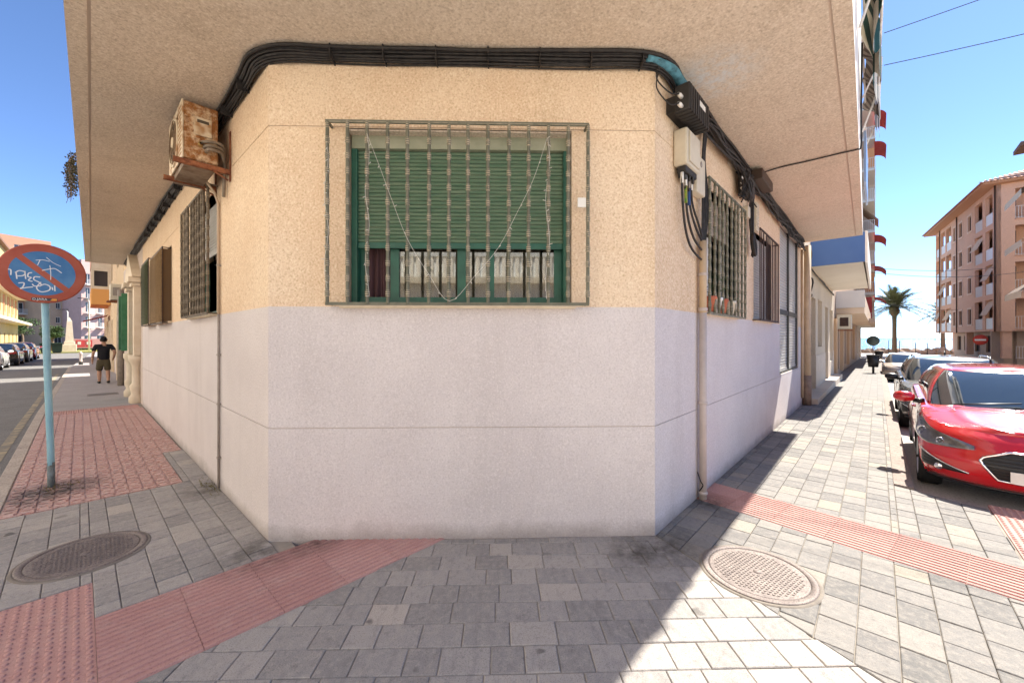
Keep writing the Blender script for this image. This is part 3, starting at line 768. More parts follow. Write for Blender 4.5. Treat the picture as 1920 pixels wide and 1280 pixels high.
# drainpipes
t = thing('drainpipe', 'lilac and cream painted drainpipe with cables beside the barred window on the right', 'drainpipe', RW(4.47, .05, 0))
MB().tube([RW(4.45, .055, 0.0), RW(4.45, .055, ZP)], .038, 12).build('lower_pipe', M_PIPE, t)
MB().tube([RW(4.45, .055, ZP), RW(4.45, .055, 2.72)], .038, 12).build('upper_pipe', M_PIPEC, t)
MB().tube([RW(4.53, .03, 0.0), RW(4.53, .03, .75)], .014, 8).build('side_pipe', M_PIPE, t)
m = MB()
for z in (.05, 1.0, ZP+.02, 2.35): m.lathe([(.038, 0), (.046, .005), (.046, .03), (.038, .035)], RW(4.45, .055, z), n=12)
m.build('collar', M_PIPE, t)
m = MB()
for i in range(4): m.tube(spline([RW(4.43+.02*i, .05, 2.6), RW(4.42+.03*i, .06+.01*i, 3.1), RW(4.45+.025*i, .05, 3.6), RW(4.5+.03*i, .06, 3.97)], 5), .010, 5)
m.build('riser_cables', M_CABLE, t)
m = MB(); m.tube(spline([RW(4.36, .03, .30), RW(4.33, .07, .22), RW(4.37, .08, .17), RW(4.38, .04, .10)], 4), .006, 5); m.build('earth_wire', M_CABLE, t)
t = thing('drainpipe', 'cream drainpipe with torn paper posters at the far end of the right wall', 'drainpipe', RW(12.45, .08, 0))
MB().tube([RW(12.45, .10, .25), RW(12.45, .10, 4.02)], .085, 14).build('pipe', M_PIPEC, t)
MB().tube([RW(12.45, .10, 0), RW(12.45, .10, .75)], .095, 14).build('boot', surf('rust_pipe', (.22, .15, .11), (.34, .25, .18), 8., rough=.8), t)
MB().tube([RW(12.22, .03, 0.2), RW(12.22, .03, 3.9)], .03, 8).build('side_pipe', M_PIPEC, t)
r = random.Random(5)
for i in range(6):
    z = 1.25+i*.17; a0 = r.uniform(-.9, .3); m = MB()
    m.grid(lambda u, v: RW(12.45+.0865*math.sin(a0+u*1.2), .10+.0865*math.cos(a0+u*1.2), z+v*.15), 6, 1)
    m.build('poster', M_WHITE if i % 2 else M_CABLE, t, fix=False)
t = thing('cable_coil', 'coiled black cable hanging beside the far cream drainpipe', 'cable', RW(12.75, .05, 3.2))
for k, (z, rr) in enumerate(((3.75, .22), (3.05, .20))):
    MB().tube([RW(12.9+.35*k+rr*math.cos(a), .10+.03*math.sin(2*a), z+rr*1.25*math.sin(a)) for a in [-2.2+i*.25 for i in range(20)]], .022, 6).build('loop', M_CABLE, t)
# more boxes along the right wall
t = thing('junction_box', 'cluttered black cable box above the gap between the two right windows', 'junction box', RW(6.1, 0, 3.6))
MB().box(5.95, 6.35, .04, .16, 3.62, 3.86, RW).build('case', M_BLK, t, bevel=.012)
m = MB(); r = random.Random(9)
for i in range(26): m.tube(spline([RW(5.75+r.random()*.7, .03+r.random()*.14, 3.9), RW(5.8+r.random()*.6, .05+r.random()*.14, 3.72+r.random()*.1), RW(5.8+r.random()*.6, .05+r.random()*.12, 3.5+r.random()*.15)], 4), .009, 5)
m.build('tangle', M_CABLE, t)
for i in range(3): MB().lathe([(0, 0), (.014, 0), (.014, .07), (0, .07)], RW(5.93, .1, 3.66+.07*i), (-1, 0, 0), 8).build('plug', M_WHITE, t)
t = thing('junction_box', 'long dark brown cable box fixed under the soffit', 'junction box', RW(6.6, .1, 3.9))
MB().box(6.40, 7.15, .10, .24, 3.92, 4.06, RW).build('case', surf('brown_plastic', (.06, .04, .03), rough=.5), t, bevel=.012)
MB().box(6.45, 7.1, .02, .10, 3.95, 4.03, RW).build('mount', M_BLK, t)
t = thing('splitter_box', 'small ivory splitter box between the two right windows', 'box', RW(6.45, 0, 3.4))
MB().box(6.42, 6.56, .0, .06, 3.42, 3.58, RW).build('case', M_IVORY, t, bevel=.006)
t = thing('splitter_box', 'tall ivory connector strip above the brown barred window', 'box', RW(6.9, 0, 3.4))
MB().box(6.80, 6.95, .0, .09, 3.30, 3.72, RW).build('case', M_IVORY, t, bevel=.006)
m = MB()
for i in range(9): m.box(6.81, 6.94, .088, .098, 3.32+i*.044, 3.345+i*.044, RW)
m.build('ribs', M_IVORY, t)
t = thing('cable_drop', 'bunch of thin black wires hanging between the right hand windows', 'cables', RW(6.6, 0, 3.0))
m = MB(); r = random.Random(2)
for i in range(9): m.tube(spline([RW(6.60+r.random()*.08, .04+r.random()*.05, 3.9), RW(6.62+r.random()*.08, .03+r.random()*.05, 3.5), RW(6.62+r.random()*.10, .03+r.random()*.05, 3.15), RW(6.62+r.random()*.12, .03+r.random()*.04, 2.95-r.random()*.08)], 4), .009, 5)
m.build('wires', M_CABLE, t)
MB().tube(spline([RW(6.64, .08, 3.22), RW(6.58, .09, 3.08), RW(6.66, .10, 2.90), RW(6.74, .09, 3.05), RW(6.66, .08, 3.2)], 6), .022, 6).build('coil', M_CABLE, t)
t = thing('soffit_cable', 'single thin cable crossing the soffit to its outer edge', 'cable', (6.64, 1.3, 4.0))
MB().tube(spline([(6.63, 1.28, 4.06), (6.64, 1.0, 4.085), (6.65, .7, 4.082), (6.66, .35, 4.085), (6.67, RE(6.67)+.02, 4.086), (6.67, RE(6.67)-.02, 4.12), (6.67, RE(6.67)-.02, 4.5), (6.65, RE(6.67)-.03, 5.4)], 5), .010, 6).build('cable', M_CABLE, t)
# conduit on the left wall
t = thing('conduit', 'thin grey conduit pipe running down the left wall below the air conditioner', 'conduit', LW(5.42, 0, 0))
MB().tube([LW(5.42, .02, .02), LW(5.42, .02, ZP)], .013, 8).build('lower_pipe', M_CONDUIT, t)
MB().tube([LW(5.42, .02, ZP), LW(5.43, .02, 3.2), LW(5.46, .05, 3.32), LW(5.46, .12, 3.42)], .014, 8).build('upper_pipe', surf('tan_conduit', (.48, .36, .25), rough=.6), t)
for z in (.35, .95, 1.5, 2.5): MB().box(5.395, 5.445, 0, .036, z, z+.018, LW).build('pipe_clip', M_CONDUIT, t)
# air conditioner
b = NB('rusty_enamel'); n_ = b.noise(7., 6, .72); col = b.mix(b.ramp(n_, .40, .54), (.66, .50, .32), (.30, .12, .035)); col = b.mix(b.ramp(b.noise(26., 4, .7), .5, .68, 0., .75), col, (.13, .05, .02)); M_RUSTY = b.out(col, .75)
b = NB('rust'); col = b.mix(b.ramp(b.noise(18., 5, .7), .35, .65), (.12, .035, .018), (.33, .13, .06)); b.bump(b.noise(60., 3), 1., .003); M_RUST = b.out(col, .85)
M_ENAM = surf('yellowed_enamel', (.68, .57, .41), (.56, .42, .26), 4., .45, .7, rough=.55, speck=(.40, .22, .10), sscale=9.)
ac = thing('air_conditioner', 'rusty outdoor air conditioner on a rusted bracket above the left window', 'air conditioner', (.85, 5.3, 3.4))
Y0, Y1, XA, XB, Z0, Z1 = 5.00, 5.80, .675, .965, 3.47, 4.035
MB().box(XA+.012, XB, Y0, Y1, Z0, Z1).build('casing', M_RUSTY, ac, bevel=.012)
m = MB()
m.panel(Frame((XA+.012, 0, 0), (0, 1, 0), (-1, 0, 0)), Y0-.004, Y1+.004, Z0-.002, Z1+.004, 0, .014, [(5.22, 5.70, 3.53, 3.97)])
front = m.build('front_panel', M_ENAM, ac, bevel=.004)
m = MB(); c = (XA+.004, 5.46, 3.75)
m.lathe([(.245, -.004), (.25, .012), (.235, .018), (.225, .004)], c, (-1, 0, 0), 36)
m.build('fan_ring', M_ENAM, ac)
MB().lathe([(.225, -.004), (0, -.004)], (XA-.002, 5.46, 3.75), (-1, 0, 0), 30).build('fan_well', surf('fan_dark', (.05, .035, .025), rough=.8), ac)
m = MB()
for rr in (.07, .12, .17, .215): m.lathe([(rr, 0), (rr+.004, .003), (rr, .006)], (XA-.012, 5.46, 3.75), (-1, 0, 0), 30)
for k in range(8):
    a = k*math.pi/4; m.tube([(XA-.014, 5.46+.05*math.cos(a), 3.75+.05*math.sin(a)), (XA-.014, 5.46+.23*math.cos(a), 3.75+.23*math.sin(a))], .003, 4)
m.build('fan_guard', surf('guard_wire', (.30, .20, .12), rough=.7), ac)
MB().lathe([(0, .02), (.05, .016), (.06, 0)], (XA-.008, 5.46, 3.75), (-1, 0, 0), 16).build('fan_hub', M_ENAM, ac)
m = MB()
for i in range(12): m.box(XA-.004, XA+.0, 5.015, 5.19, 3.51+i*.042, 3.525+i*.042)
m.build('louvres', surf('louvre_brown', (.36, .20, .10), rough=.8), front)  # louvre strips in one flat brown
m = MB(); m.box(XA+.09, XA+.235, Y0-.02, Y0, 3.72, 3.90); pan = m.build('service_cover', M_ENAM, ac, bevel=.006)
MB().box(XA+.115, XA+.21, Y0-.022, Y0-.018, 3.845, 3.875).build('cover_slot', surf('slot', (.09, .07, .05)), pan)
for i, dz in enumerate((.0, -.045, -.085)):
    MB().tube(spline([(XA+.15+.02*i, Y0-.005, 3.66+dz), (XA+.20, Y0-.06-.015*i, 3.665+dz), (XA+.30, Y0-.05, 3.675+dz), (XB+.05, Y0+.02, 3.64+dz), (XL-.03, Y0+.10, 3.5), (XL-.03, Y0+.14, 3.2)], 5), .016, 7).build('refrigerant_pipe', surf('pipe_wrap', (.27, .22, .17), (.18, .14, .10), 12., rough=.8), ac)
MB().lathe([(.03, 0), (.03, .02), (.018, .02), (.018, .04)], (XA+.15, Y0, 3.635), (0, -1, 0), 10).build('valve', surf('brass', (.35, .22, .08), rough=.5, metal=.7), ac)
for y in (4.97, 5.62):
    m = MB(); m.box(XA-.07, XL-.005, y, y+.035, Z0-.07, Z0-.062); m.box(XA-.07, XL-.005, y, y+.006, Z0-.062, Z0-.02)
    m.box(XL-.012, XL-.004, y-.01, y+.035, Z0-.14, Z0+.38)
    m.tube([(XL-.02, y+.02, Z0-.13), (XA+.25, y+.02, Z0-.07)], .010, 5)
    m.build('bracket', M_RUST, ac, bevel=.002)
MB().box(XA+.02, XB-.02, Y0+.05, Y1-.05, Z0-.06, Z0-.001).build('base_pan', surf('underpan', (.30, .24, .18), (.16, .10, .06), 6., rough=.8), ac)
# fairy lights wound on the corner grille
fl = thing('fairy_lights', 'thin white string of fairy lights hung in a V on the corner window grille', 'lights', CH(1.53, .12, 2.0))
V = [CH(.86, .125, 3.36), CH(.96, .125, 3.10), CH(1.06, .13, 2.83), CH(1.19, .125, 2.50), CH(1.36, .13, 2.22), CH(1.53, .125, 2.0), CH(1.74, .13, 2.21), CH(1.93, .125, 2.44), CH(2.08, .13, 2.72), CH(2.22, .125, 3.01), CH(2.33, .125, 3.34)]
pathA = spline(V, 5)
side1 = [CH(.86+.016*math.sin(i*1.3), .115+.01*math.cos(i*1.3), 3.36-i*.12) for i in range(12)]
side2 = [CH(2.335+.016*math.sin(i*1.1), .115+.01*math.cos(i*1.1), 3.34-i*.12) for i in range(12)]
side0 = [CH(.53+.016*math.sin(i*1.3), .115, 3.3-i*.12) for i in range(11)]
M_WIRE = surf('white_wire', (.58, .55, .48), rough=.5)
for p in (pathA, spline(side1, 4), spline(side2, 4), spline(side0, 4)): MB().tube(p, .0018, 5).build('wire', M_WIRE, fl)
m = MB(); r = random.Random(4)
for p in (pathA, spline(side1, 4), spline(side2, 4), spline(side0, 4)):
    for q in p[2::3]:
        d = CH.s*r.uniform(-1, 1)+Vector((0, 0, r.uniform(-1, .6)))+CH.n*.4; d.normalize(); m.tube([q, q+d*.026], .003, 5)
m.build('bulbs', M_WIRE, fl)
t = tag(MB().box(2.585, 2.655, .104, .114, 2.78, 2.86, CH).build('plastic_tag', M_WHITE, None, bevel=.004), 'small white plastic tag hanging on the right end of the corner grille', 'tag')
# flower pots behind the right grille
M_POT = surf('terracotta', (.40, .11, .06), (.50, .16, .09), 6., rough=.8)
for i, (x, c) in enumerate(((4.70, M_POT), (4.92, M_WHITE), (5.15, M_POT), (5.5, M_IVORY))):
    t = thing('flower_pot', ['red flower pot at the near end of the right window ledge', 'white flower pot between two red pots on the right window ledge', 'second red flower pot on the right window ledge', 'ivory flower pot at the far end of the right window ledge'][i], 'flower pot', RW(x, .04, 1.99), 0, 'flower pots behind the right grille')
    MB().lathe([(0, 0), (.055, 0), (.075, .13), (.085, .135), (.085, .165), (.07, .165), (.068, .14), (0, .14)], n=14).build('pot', c, t, local=True)
    m = MB(); r = random.Random(i)
    for k in range(60):
        a = r.uniform(0, 6.28); q = Vector((r.gauss(0, .045), r.gauss(0, .035), .17+r.random()*.24)); d = Vector((math.cos(a), math.sin(a), r.uniform(-.3, .8)))*.035; e = d.cross(Vector((0, 0, 1)))*.35
        m.add([q, q+d*.5+e, q+d, q+d*.5-e], [(0, 1, 2, 3)])
    m.build('foliage', surf('pot_leaf', (.03, .07, .025), (.05, .10, .03), 20., rough=.7), t, local=True, fix=False)
# ------------------------------------------------------------------ neighbouring buildings
def block_mats(n, c, k=.88): return surf(n, c, tuple(x*k for x in c), .8, rough=.9, speck=tuple(x*.8 for x in c), sscale=30., bump=.002)
M_PANED = glass('dark_pane', (.03, .036, .042), .06, .6)
M_FR_W = surf('frame_white', (.70, .68, .64), rough=.5)
M_FR_B = surf('frame_brown', (.10, .06, .04), rough=.6)
def win_mesh(fr, w_, h_, d=.12):                              # frame and pane meshes about the opening's lower left corner
    z = Frame((0, 0, 0), fr.s, fr.n); t = min(.07, w_*.12)
    f = MB(); f.panel(z, 0, w_, 0, h_, -d-.05, -d, [(t, w_/2-t/3, t, h_-t), (w_/2+t/3, w_-t, t, h_-t)])
    p = MB().box(t*.5, w_-t*.5, -d-.035, -d-.02, t*.5, h_-t*.5, z)
    return f.mesh('window'), p.mesh('pane')
def windows(parent, fr, cells, mat_f, mat_p=None, d=.12):
    cache = {}
    for a, z, w_, h_ in cells:
        k = (round(w_, 3), round(h_, 3))
        if k not in cache: cache[k] = win_mesh(fr, w_, h_, d)
        p = fr(a, 0, z)-parent.location
        o = link('window', cache[k][0], mat_f, parent); o.location = p
        link('pane', cache[k][1], mat_p or M_PANED, o)
def railing(parent, fr, a0, a1, z, n, h=.95, step=.11, mat=None, name='railing', ends=0):
    m = MB()
    m.box(a0, a1, n-.02, n+.02, z+h-.03, z+h, fr); m.box(a0, a1, n-.015, n+.015, z+.06, z+.09, fr)
    k = max(1, int((a1-a0)/step))
    for i in range(k+1):
        a = lerp(a0+.02, a1-.02, i/k); m.box(a-.011, a+.011, n-.011, n+.011, z, z+h-.02, fr)
    return m.build(name, mat or M_FR_W, parent)
M_SLAB = surf('slab_white', (.66, .62, .56), rough=.9)
def simple_block(name, label, fr, a1, z1, depth, wall, floors, cols, win=(1.1, 1.3), z0f=3.4, fh=2.9, gz=None, ground=True, balcony=None, roof=None, cat='building', mf=None, group=None):
    root = thing(name, label, cat, fr(a1/2, 0, 0), 0, group)
    cells = []
    for k in range(floors):
        for c in range(cols):
            a = a1*(c+.5)/cols-win[0]/2; z = z0f+k*fh+(.9 if not balcony else .15)
            if z+win[1] < z1-.2: cells.append((a, z, win[0], win[1] if not balcony else 2.1))
    if ground:
        for c in range(cols): cells.append((a1*(c+.5)/cols-.55, .02, 1.1, 2.2))
    m = MB().panel(fr, 0, a1, 0, z1, -.3, 0, [(a, a+w_, z, z+h_) for a, z, w_, h_ in cells])
    m.build('wall', wall, root)
    MB().box(.01, a1-.01, -depth, -.31, .02, z1-.02, fr).build('core', wall, root)
    windows(root, fr, cells, mf or M_FR_W)
    if balcony:
        for k in range(floors):
            z = z0f+k*fh
            for c in range(cols):
                a = a1*(c+.5)/cols; w_ = balcony
                if z+1 > z1: continue
                b_ = MB().box(a-w_/2, a+w_/2, .002, 1.0, z-.16, z, fr).build('balcony', M_SLAB, root)
                railing(b_, fr, a-w_/2, a+w_/2, z, .96)
    if roof: MB().box(-.25, a1+.25, -depth, .35, z1, z1+.22, fr).build('roof', roof, root)
    return root
# --- right street, after the corner building
M_R2 = block_mats('cream_wall_far', (.60, .50, .38)); M_R2B = surf('stone_base', (.55, .46, .37), (.62, .53, .43), 4., rough=.7)
r2 = thing('neighbour_house', 'cream house with tall recessed doorways and a blue sided overhang past the drainpipe', 'building', (17.5, YR, 0))
H2 = [(13.4, 15.45, .12, 2.9), (16.1, 17.4, 1.4, 2.95), (18.5, 19.6, .12, 2.85), (20.4, 21.9, .75, 2.85)]
MB().panel(RW, 12.63, 22.3, 1.15, 8.6, -.35, 0, H2).build('wall', M_R2, r2)
MB().panel(RW, 12.63, 22.3, -.3, 1.148, -.35, .012, H2).build('plinth', M_R2B, r2)
MB().box(12.7, 22.3, .012, .30, -.3, .14, RW).build('step', M_R2B, r2)
M_DOORD = surf('dark_door', (.035, .022, .018), rough=.5)
for a0, a1, z0, z1 in H2:
    d_ = MB().box(a0, a1, -.34, -.28, z0, z1, RW).build('door' if z0 < .5 else 'window', M_DOORD if z0 < .5 else M_GREYSLAT, r2)
    MB().box(a0+.1, a0+.14, -.28, -.24, z0+1.0 if z0 < .5 else z0+.1, z0+1.15, RW).build('handle', M_ALU, d_)
M_PBLUE = surf('blue_panel', (.06, .13, .32), (.075, .15, .35), 1., rough=.6)
MB().box(14.2, 14.26, .0, 1.17, 3.74, 4.53, RW).build('blue_side_panel', M_PBLUE, r2)
M_SOF2 = surf('white_soffit', (.68, .62, .52), (.74, .68, .58), 1., rough=.85)
MB().box(14.26, 22.0, .0, 1.13, 3.74, 4.5, RW).build('overhang', M_SOF2, r2)
MB().box(14.2, 22.0, 1.17, 1.22, 3.70, 4.55, RW).build('fascia', M_FASCIA, r2)
tube_ = MB(); r = random.Random(12)
for k in range(4): tube_.tube(spline([RW(12.8+i*.8, .04+.03*r.random(), 3.66-.05*r.random()-.012*i) for i in range(12)], 3), .012, 5)
cbl = thing('cable_bundle', 'dark cables strung along the cream house under its overhang', 'cables', RW(17, .05, 3.6)); tube_.build('cable', M_CABLE, cbl)
M_R3 = block_mats('brown_wall_far', (.52, .38, .28))
r3 = thing('neighbour_house', 'weathered peach house with a pale grey sided overhang and a boxy air conditioner', 'building', (30, YR, 0))
H3 = [(25.2, 26.4, .1, 2.4), (28, 29, 1., 2.4), (31, 32.2, .1, 2.4), (34.5, 36, 1., 2.4), (39, 40, .1, 2.4), (43, 44.2, 1., 2.3)]
MB().panel(RW, 22.32, 49.8, -.6, 9., -.3, -.03, H3).build('wall', M_R3, r3)
for a0, a1, z0, z1 in H3: MB().box(a0, a1, -.29, -.24, z0, z1, RW).build('door' if z0 < .5 else 'window', M_DOORD if z0 < .5 else M_PANED, r3)
for a0, a1 in ((22.4, 23.0), (26.9, 27.4), (33., 33.5), (41., 41.6)): MB().box(a0, a1, -.03, .10, 0, 2.55, RW).build('pilaster', surf('ochre_pilaster', (.50, .33, .20), rough=.9), r3)
M_GREYP = surf('grey_panel', (.56, .53, .51), (.62, .59, .56), 1., rough=.8)
MB().box(24.0, 24.1, -.02, 1.0, 3.08, 3.86, RW).build('grey_side_panel', M_GREYP, r3)
MB().box(24.1, 49.7, -.02, .98, 2.82, 3.7, RW).build('overhang', surf('peach_soffit', (.62, .47, .34), (.68, .53, .40), 1., rough=.9), r3)
MB().box(36, 49.75, .98, 1.3, 2.72, 3.0, RW).build('ledge', M_R3, r3)
t = thing('air_conditioner', 'boxy beige air conditioner on the peach house down the right street', 'air conditioner', RW(26, .2, 2.4))
MB().box(23.5, 24.3, .05, .55, 2.10, 2.75, RW).build('casing', M_IVORY, t, bevel=.01)
MB().box(23.49, 23.499, .15, .45, 2.22, 2.62, RW).build('grille', M_BROWNIRON, t)
MB().box(23.5, 24.2, -.02, .58, 2.02, 2.06, RW).build('bracket', M_RUST, t)
# --- balcony tower
M_TOW = block_mats('tower_wall', (.66, .56, .46)); M_AWR = surf('red_awning', (.46, .06, .06), (.52, .09, .08), 3., rough=.85)
M_AWB = surf('beige_awning', (.58, .47, .32), rough=.9)
tw = thing('balcony_tower', 'tall pale apartment tower with stacked balconies near the sea', 'building', (56, YR, 0))
NF = 8; cells = []
for k in range(NF):
    for a in (51.5, 56.5): cells.append((a, 3.15+k*2.9, 2.2, 2.2))
MB().panel(RW, 50, 62, -.7, 27.5, -.3, 0, [(a, a+w_, z, z+h_) for a, z, w_, h_ in cells]+[(51, 53, .1, 2.4), (56, 58.5, .1, 2.4)]).build('wall', M_TOW, tw)
MB().box(50.01, 61.9, -12, -.31, .02, 27.4, RW).build('core', M_TOW, tw)
windows(tw, RW, cells, M_FR_W)
for k in range(NF):
    z = 3.0+k*2.9
    b_ = MB().box(50, 61.5, .002, 1.25, z-.18, z, RW).build('balcony', M_SLAB, tw)
    railing(b_, RW, 50, 61.5, z, 1.22, 1.0, .14)
    railing(b_, Frame((50.02, YR, 0), (0, -1, 0), (-1, 0, 0)), .02, 1.22, z, 0, 1.0, .13, name='end_railing')
    if k in (1, 5): MB().box(50.05, 50.1, .5, 1.2, z+.05, z+1.9, RW).build('screen', surf('orange_screen', (.62, .28, .12), rough=.85), tw)
    if k in (0,): MB().box(50.05, 50.1, .35, 1.05, z+.02, z+2.5, RW).build('screen', M_AWR, tw)
    for a in (54.5,): MB().box(a, a+.15, .002, 1.2, z, z+2.5, RW).build('partition', M_TOW, tw)
    if k in (0, 1, 2, 3, 5, 6):
        aw = MB(); a0, a1 = (50.2, 54.2)
        def fn(u, v, z=z, a0=a0, a1=a1):
            t_ = u*1.35; return RW(lerp(a0, a1, v), 1.2+.85*math.sin(t_), z+1.75+.75*math.cos(t_))
        if k in (3, 4): fn = lambda u, v, z=z, a0=a0, a1=a1: RW(lerp(a0, a1, v), .3+u*1.2, z+2.5-u*1.5)
        aw.grid(fn, 6, 1); aw.build('awning', M_AWB if k == 3 else M_AWR, tw, fix=False)
# --- striped awnings on the upper floor of the corner building
def stripes(name, c1, c2, ax, per):
    b = NB(name); s_ = b.n('ShaderNodeSeparateXYZ'); b.L(b.pos, s_.inputs[0])
    f = b.math('GREATER_THAN', b.math('FRACT', b.math('MULTIPLY', s_.outputs[ax], 1/per)), .5)
    return b.out(b.mix(f, c1, c2), .9)
M_STG = stripes('green_stripe', (.010, .055, .045), (.62, .58, .48), 0, .52)
M_STB = stripes('grey_stripe', (.12, .10, .095), (.33, .29, .26), 0, .17)
def awning(name, label, x0, x1, zt, zb, out, mat, sag, seed):
    t = thing(name, label, 'awning', ((x0+x1)/2, RE(x0), zb)); r = random.Random(seed); ph = r.random()*6
    def fn(u, v):
        x = lerp(x0, x1, v); y = RE(x)-.03-out*math.sin(min(1, u*1.15)*1.57); z = lerp(zt, zb+.35, u)+sag*math.sin(v*9+ph)*u*.5+.05*math.sin(v*23+u*5)
        return Vector((x, y+.03*math.sin(v*14+u*4), z))
    MB().grid(fn, 10, 40).build('canopy', mat, t, fix=False)
    def val(u, v):
        p = fn(1, v); return p+Vector((0, .02*math.sin(v*30), -u*.35*(1+.25*math.sin(v*26))))
    MB().grid(val, 4, 60).build('valance', mat, t, fix=False)
    p0 = fn(1, 0); p1 = fn(1, 1)
    MB().tube([p0, p1], .016, 6).build('front_bar', M_FR_W, t)
    for xx, p in ((x0+.05, p0), (x1-.05, p1)):
        MB().tube([(xx, RE(xx)-.02, zb-.25), p], .013, 6).build('arm', M_FR_W, t)
    MB().box(x0, x1, RE(x0)-.03, RE(x0)-.0, zt-.03, zt+.05).build('cassette', M_FR_W, t)
    return t
awning('awning', 'green and white striped fabric awning high on the right street front', 5.4, 8.3, 6.5, 5.15, .15, M_STG, .08, 1)
awning('awning', 'grey and brown striped awning just beyond the green striped one', 8.9, 11.6, 6.75, 6.0, .20, M_STB, .02, 2)
t = thing('balcony_screen', 'blue grey glazed balcony side at the far end of the right street front', 'balcony', (12.1, RE(12), 4.9))
MB().box(10.4, 12.3, RE(11)-.07, RE(11)-.035, 4.75, 5.75).build('glass_panel', surf('blue_glass', (.25, .33, .45), rough=.2, spec=.6), t)
MB().box(10.3, 12.4, RE(11)-.075, RE(11)-.03, 5.75, 5.80).build('top_rail', M_FR_W, t)
# --- pink orange apartment block across the right street
M_OR = block_mats('orange_render', (.72, .45, .315), .94); M_ORL = surf('surround', (.74, .54, .41), rough=.85); M_EAVE = surf('eave_brown', (.20, .11, .075), rough=.8)
OA, OB = Vector((51.6, -7.3, 0)), Vector((71.5, -5.3, 0))
OF = Frame(OA, OB-OA, (-(OB-OA).y, (OB-OA).x, 0)); ON = Frame(OA, (OB-OA).cross(Vector((0, 0, 1))), -(OB-OA))
ob = thing('apartment_block', 'salmon orange apartment block with loggias white railings and a tiled roof', 'building', OA)
FZ = [2.25, 5.25, 8.25, 11.25]
log1 = [(.9, 2.7), (3.4, 5.5)]; log2 = [(13.3, 15.3), (15.7, 17.6), (18.0, 19.7)]; wins = [(6.3, 7.4), (9.2, 10.3), (11.5, 12.3)]
hol = []
for z in FZ:
    hol += [(a, b_, z+.18, z+2.72) for a, b_ in log1+log2]
    hol += [(a, b_, z+.75, z+2.2) for a, b_ in wins]
MB().panel(OF, 0, 20, 2.25, 14.4, -.25, 0, hol).build('street_wall', M_OR, ob)
holn = [(1.0, 7.2, z+.18, z+2.65) for z in FZ]
MB().panel(ON, 0, 13, 2.25, 14.4, -.25, 0, holn).build('front_wall', M_OR, ob)
MB().box(1.6, 19.9, -11.5, -1.4, .0, 14.3, OF).build('core', M_OR, ob)
MB().box(.02, 19.98, -12, -.26, 2.28, 2.40, OF).build('floor_slab', M_OR, ob)
MB().box(-2.5+2.6, .2, -13, -.3, 2.3, 14.2, OF)
for z in FZ:
    MB().box(.26, 1.58, -12.9, -.26, z+2.74, z+2.95, OF).build('floor_slab', M_OR, ob)
    MB().box(1.58, 19.9, -1.38, -.26, z+2.74, z+2.95, OF).build('floor_slab', M_OR, ob)
    for a, b_ in log1+log2:
        l_ = MB().box(a, b_, -.10, -.05, z+.2, z+1.15, OF).build('balcony_panel', M_FR_W if (a < 3 or a > 13) else M_GREYP, ob)
        MB().box(a+.4, b_-.5, -1.39, -1.36, z+.2, z+2.4, OF).build('balcony_door', M_PANED if R.random() < .6 else M_FR_B, ob)
        if R.random() < .35: MB().grid(lambda u, v, a=a, b_=b_, z=z: OF(lerp(a, b_, v), -.2+.55*u, z+2.65-1.25*u), 2, 1).build('blind', surf('cream_blind', (.66, .52, .38), rough=.9), ob, fix=False)
    for a, b_ in wins:
        m = MB().panel(OF, a-.16, b_+.16, z+.59, z+2.36, .002, .05, [(a, b_, z+.75, z+2.2)]); s_ = m.build('surround', M_ORL, ob)
    railing(ob, ON, 1.0, 7.2, z+.2, -.05, 1.0, .16)
    MB().box(1.0, 7.2, -.02, .10, z+.10, z+.18, ON).build('balcony_edge', M_OR, ob)
    m = MB().box(3.2, 4.4, -1.48, -1.44, z+.2, z+2.3, ON); m.build('balcony_door', M_PANED, ob)
    MB().box(3.6, 7.0, -.30, -.26, z+(1.15 if z < 3 else 1.7), z+2.6, ON).build('blind', surf('cream_blind2', (.74, .58, .40), rough=.9), ob)
windows(ob, OF, [(a, z+.75, b_-a, 1.45) for z in FZ for a, b_ in wins], M_FR_B, d=.1)
for a in (.2, 11.0, 17.85): MB().tube([OF(a, .06, 2.2), OF(a, .06, 14.4)], .05, 6).build('drainpipe', M_FR_B, ob)
# ground floor set back, with shopfronts and a fence
cells = [(a, .3, 1.4, 1.6) for a in (3.2, 6.2, 9.4, 13.0, 15.5)]
G1 = Frame(OF(0, -1.2, 0), OF.s, OF.n)
MB().panel(G1, 1.2, 18.2, -.7, 2.26, -.2, 0, [(a, a+w_, z, z+h_) for a, z, w_, h_ in cells]).build('ground_wall', block_mats('ground_tan', (.50, .37, .27)), ob)
windows(ob, G1, cells, M_FR_B)
G2 = Frame(ON(0, -1.2, 0), ON.s, ON.n)
MB().panel(G2, 0, 13, -.7, 2.26, -.2, 0, [(2.4, 3.6, .3, 2.0), (5.5, 6.8, .05, 2.0)]).build('ground_wall', MATS['ground_tan'], ob)
windows(ob, G2, [(2.4, .3, 1.2, 1.7), (5.5, .05, 1.3, 1.95)], M_FR_B)
for a in (.3, 9.8): MB().box(a, a+.5, -.9, -.4, 0, 2.25, OF).build('pillar', M_OR, ob)
railing(ob, ON, 1.0, 12, 0, .1, 1.0, .16, name='fence')
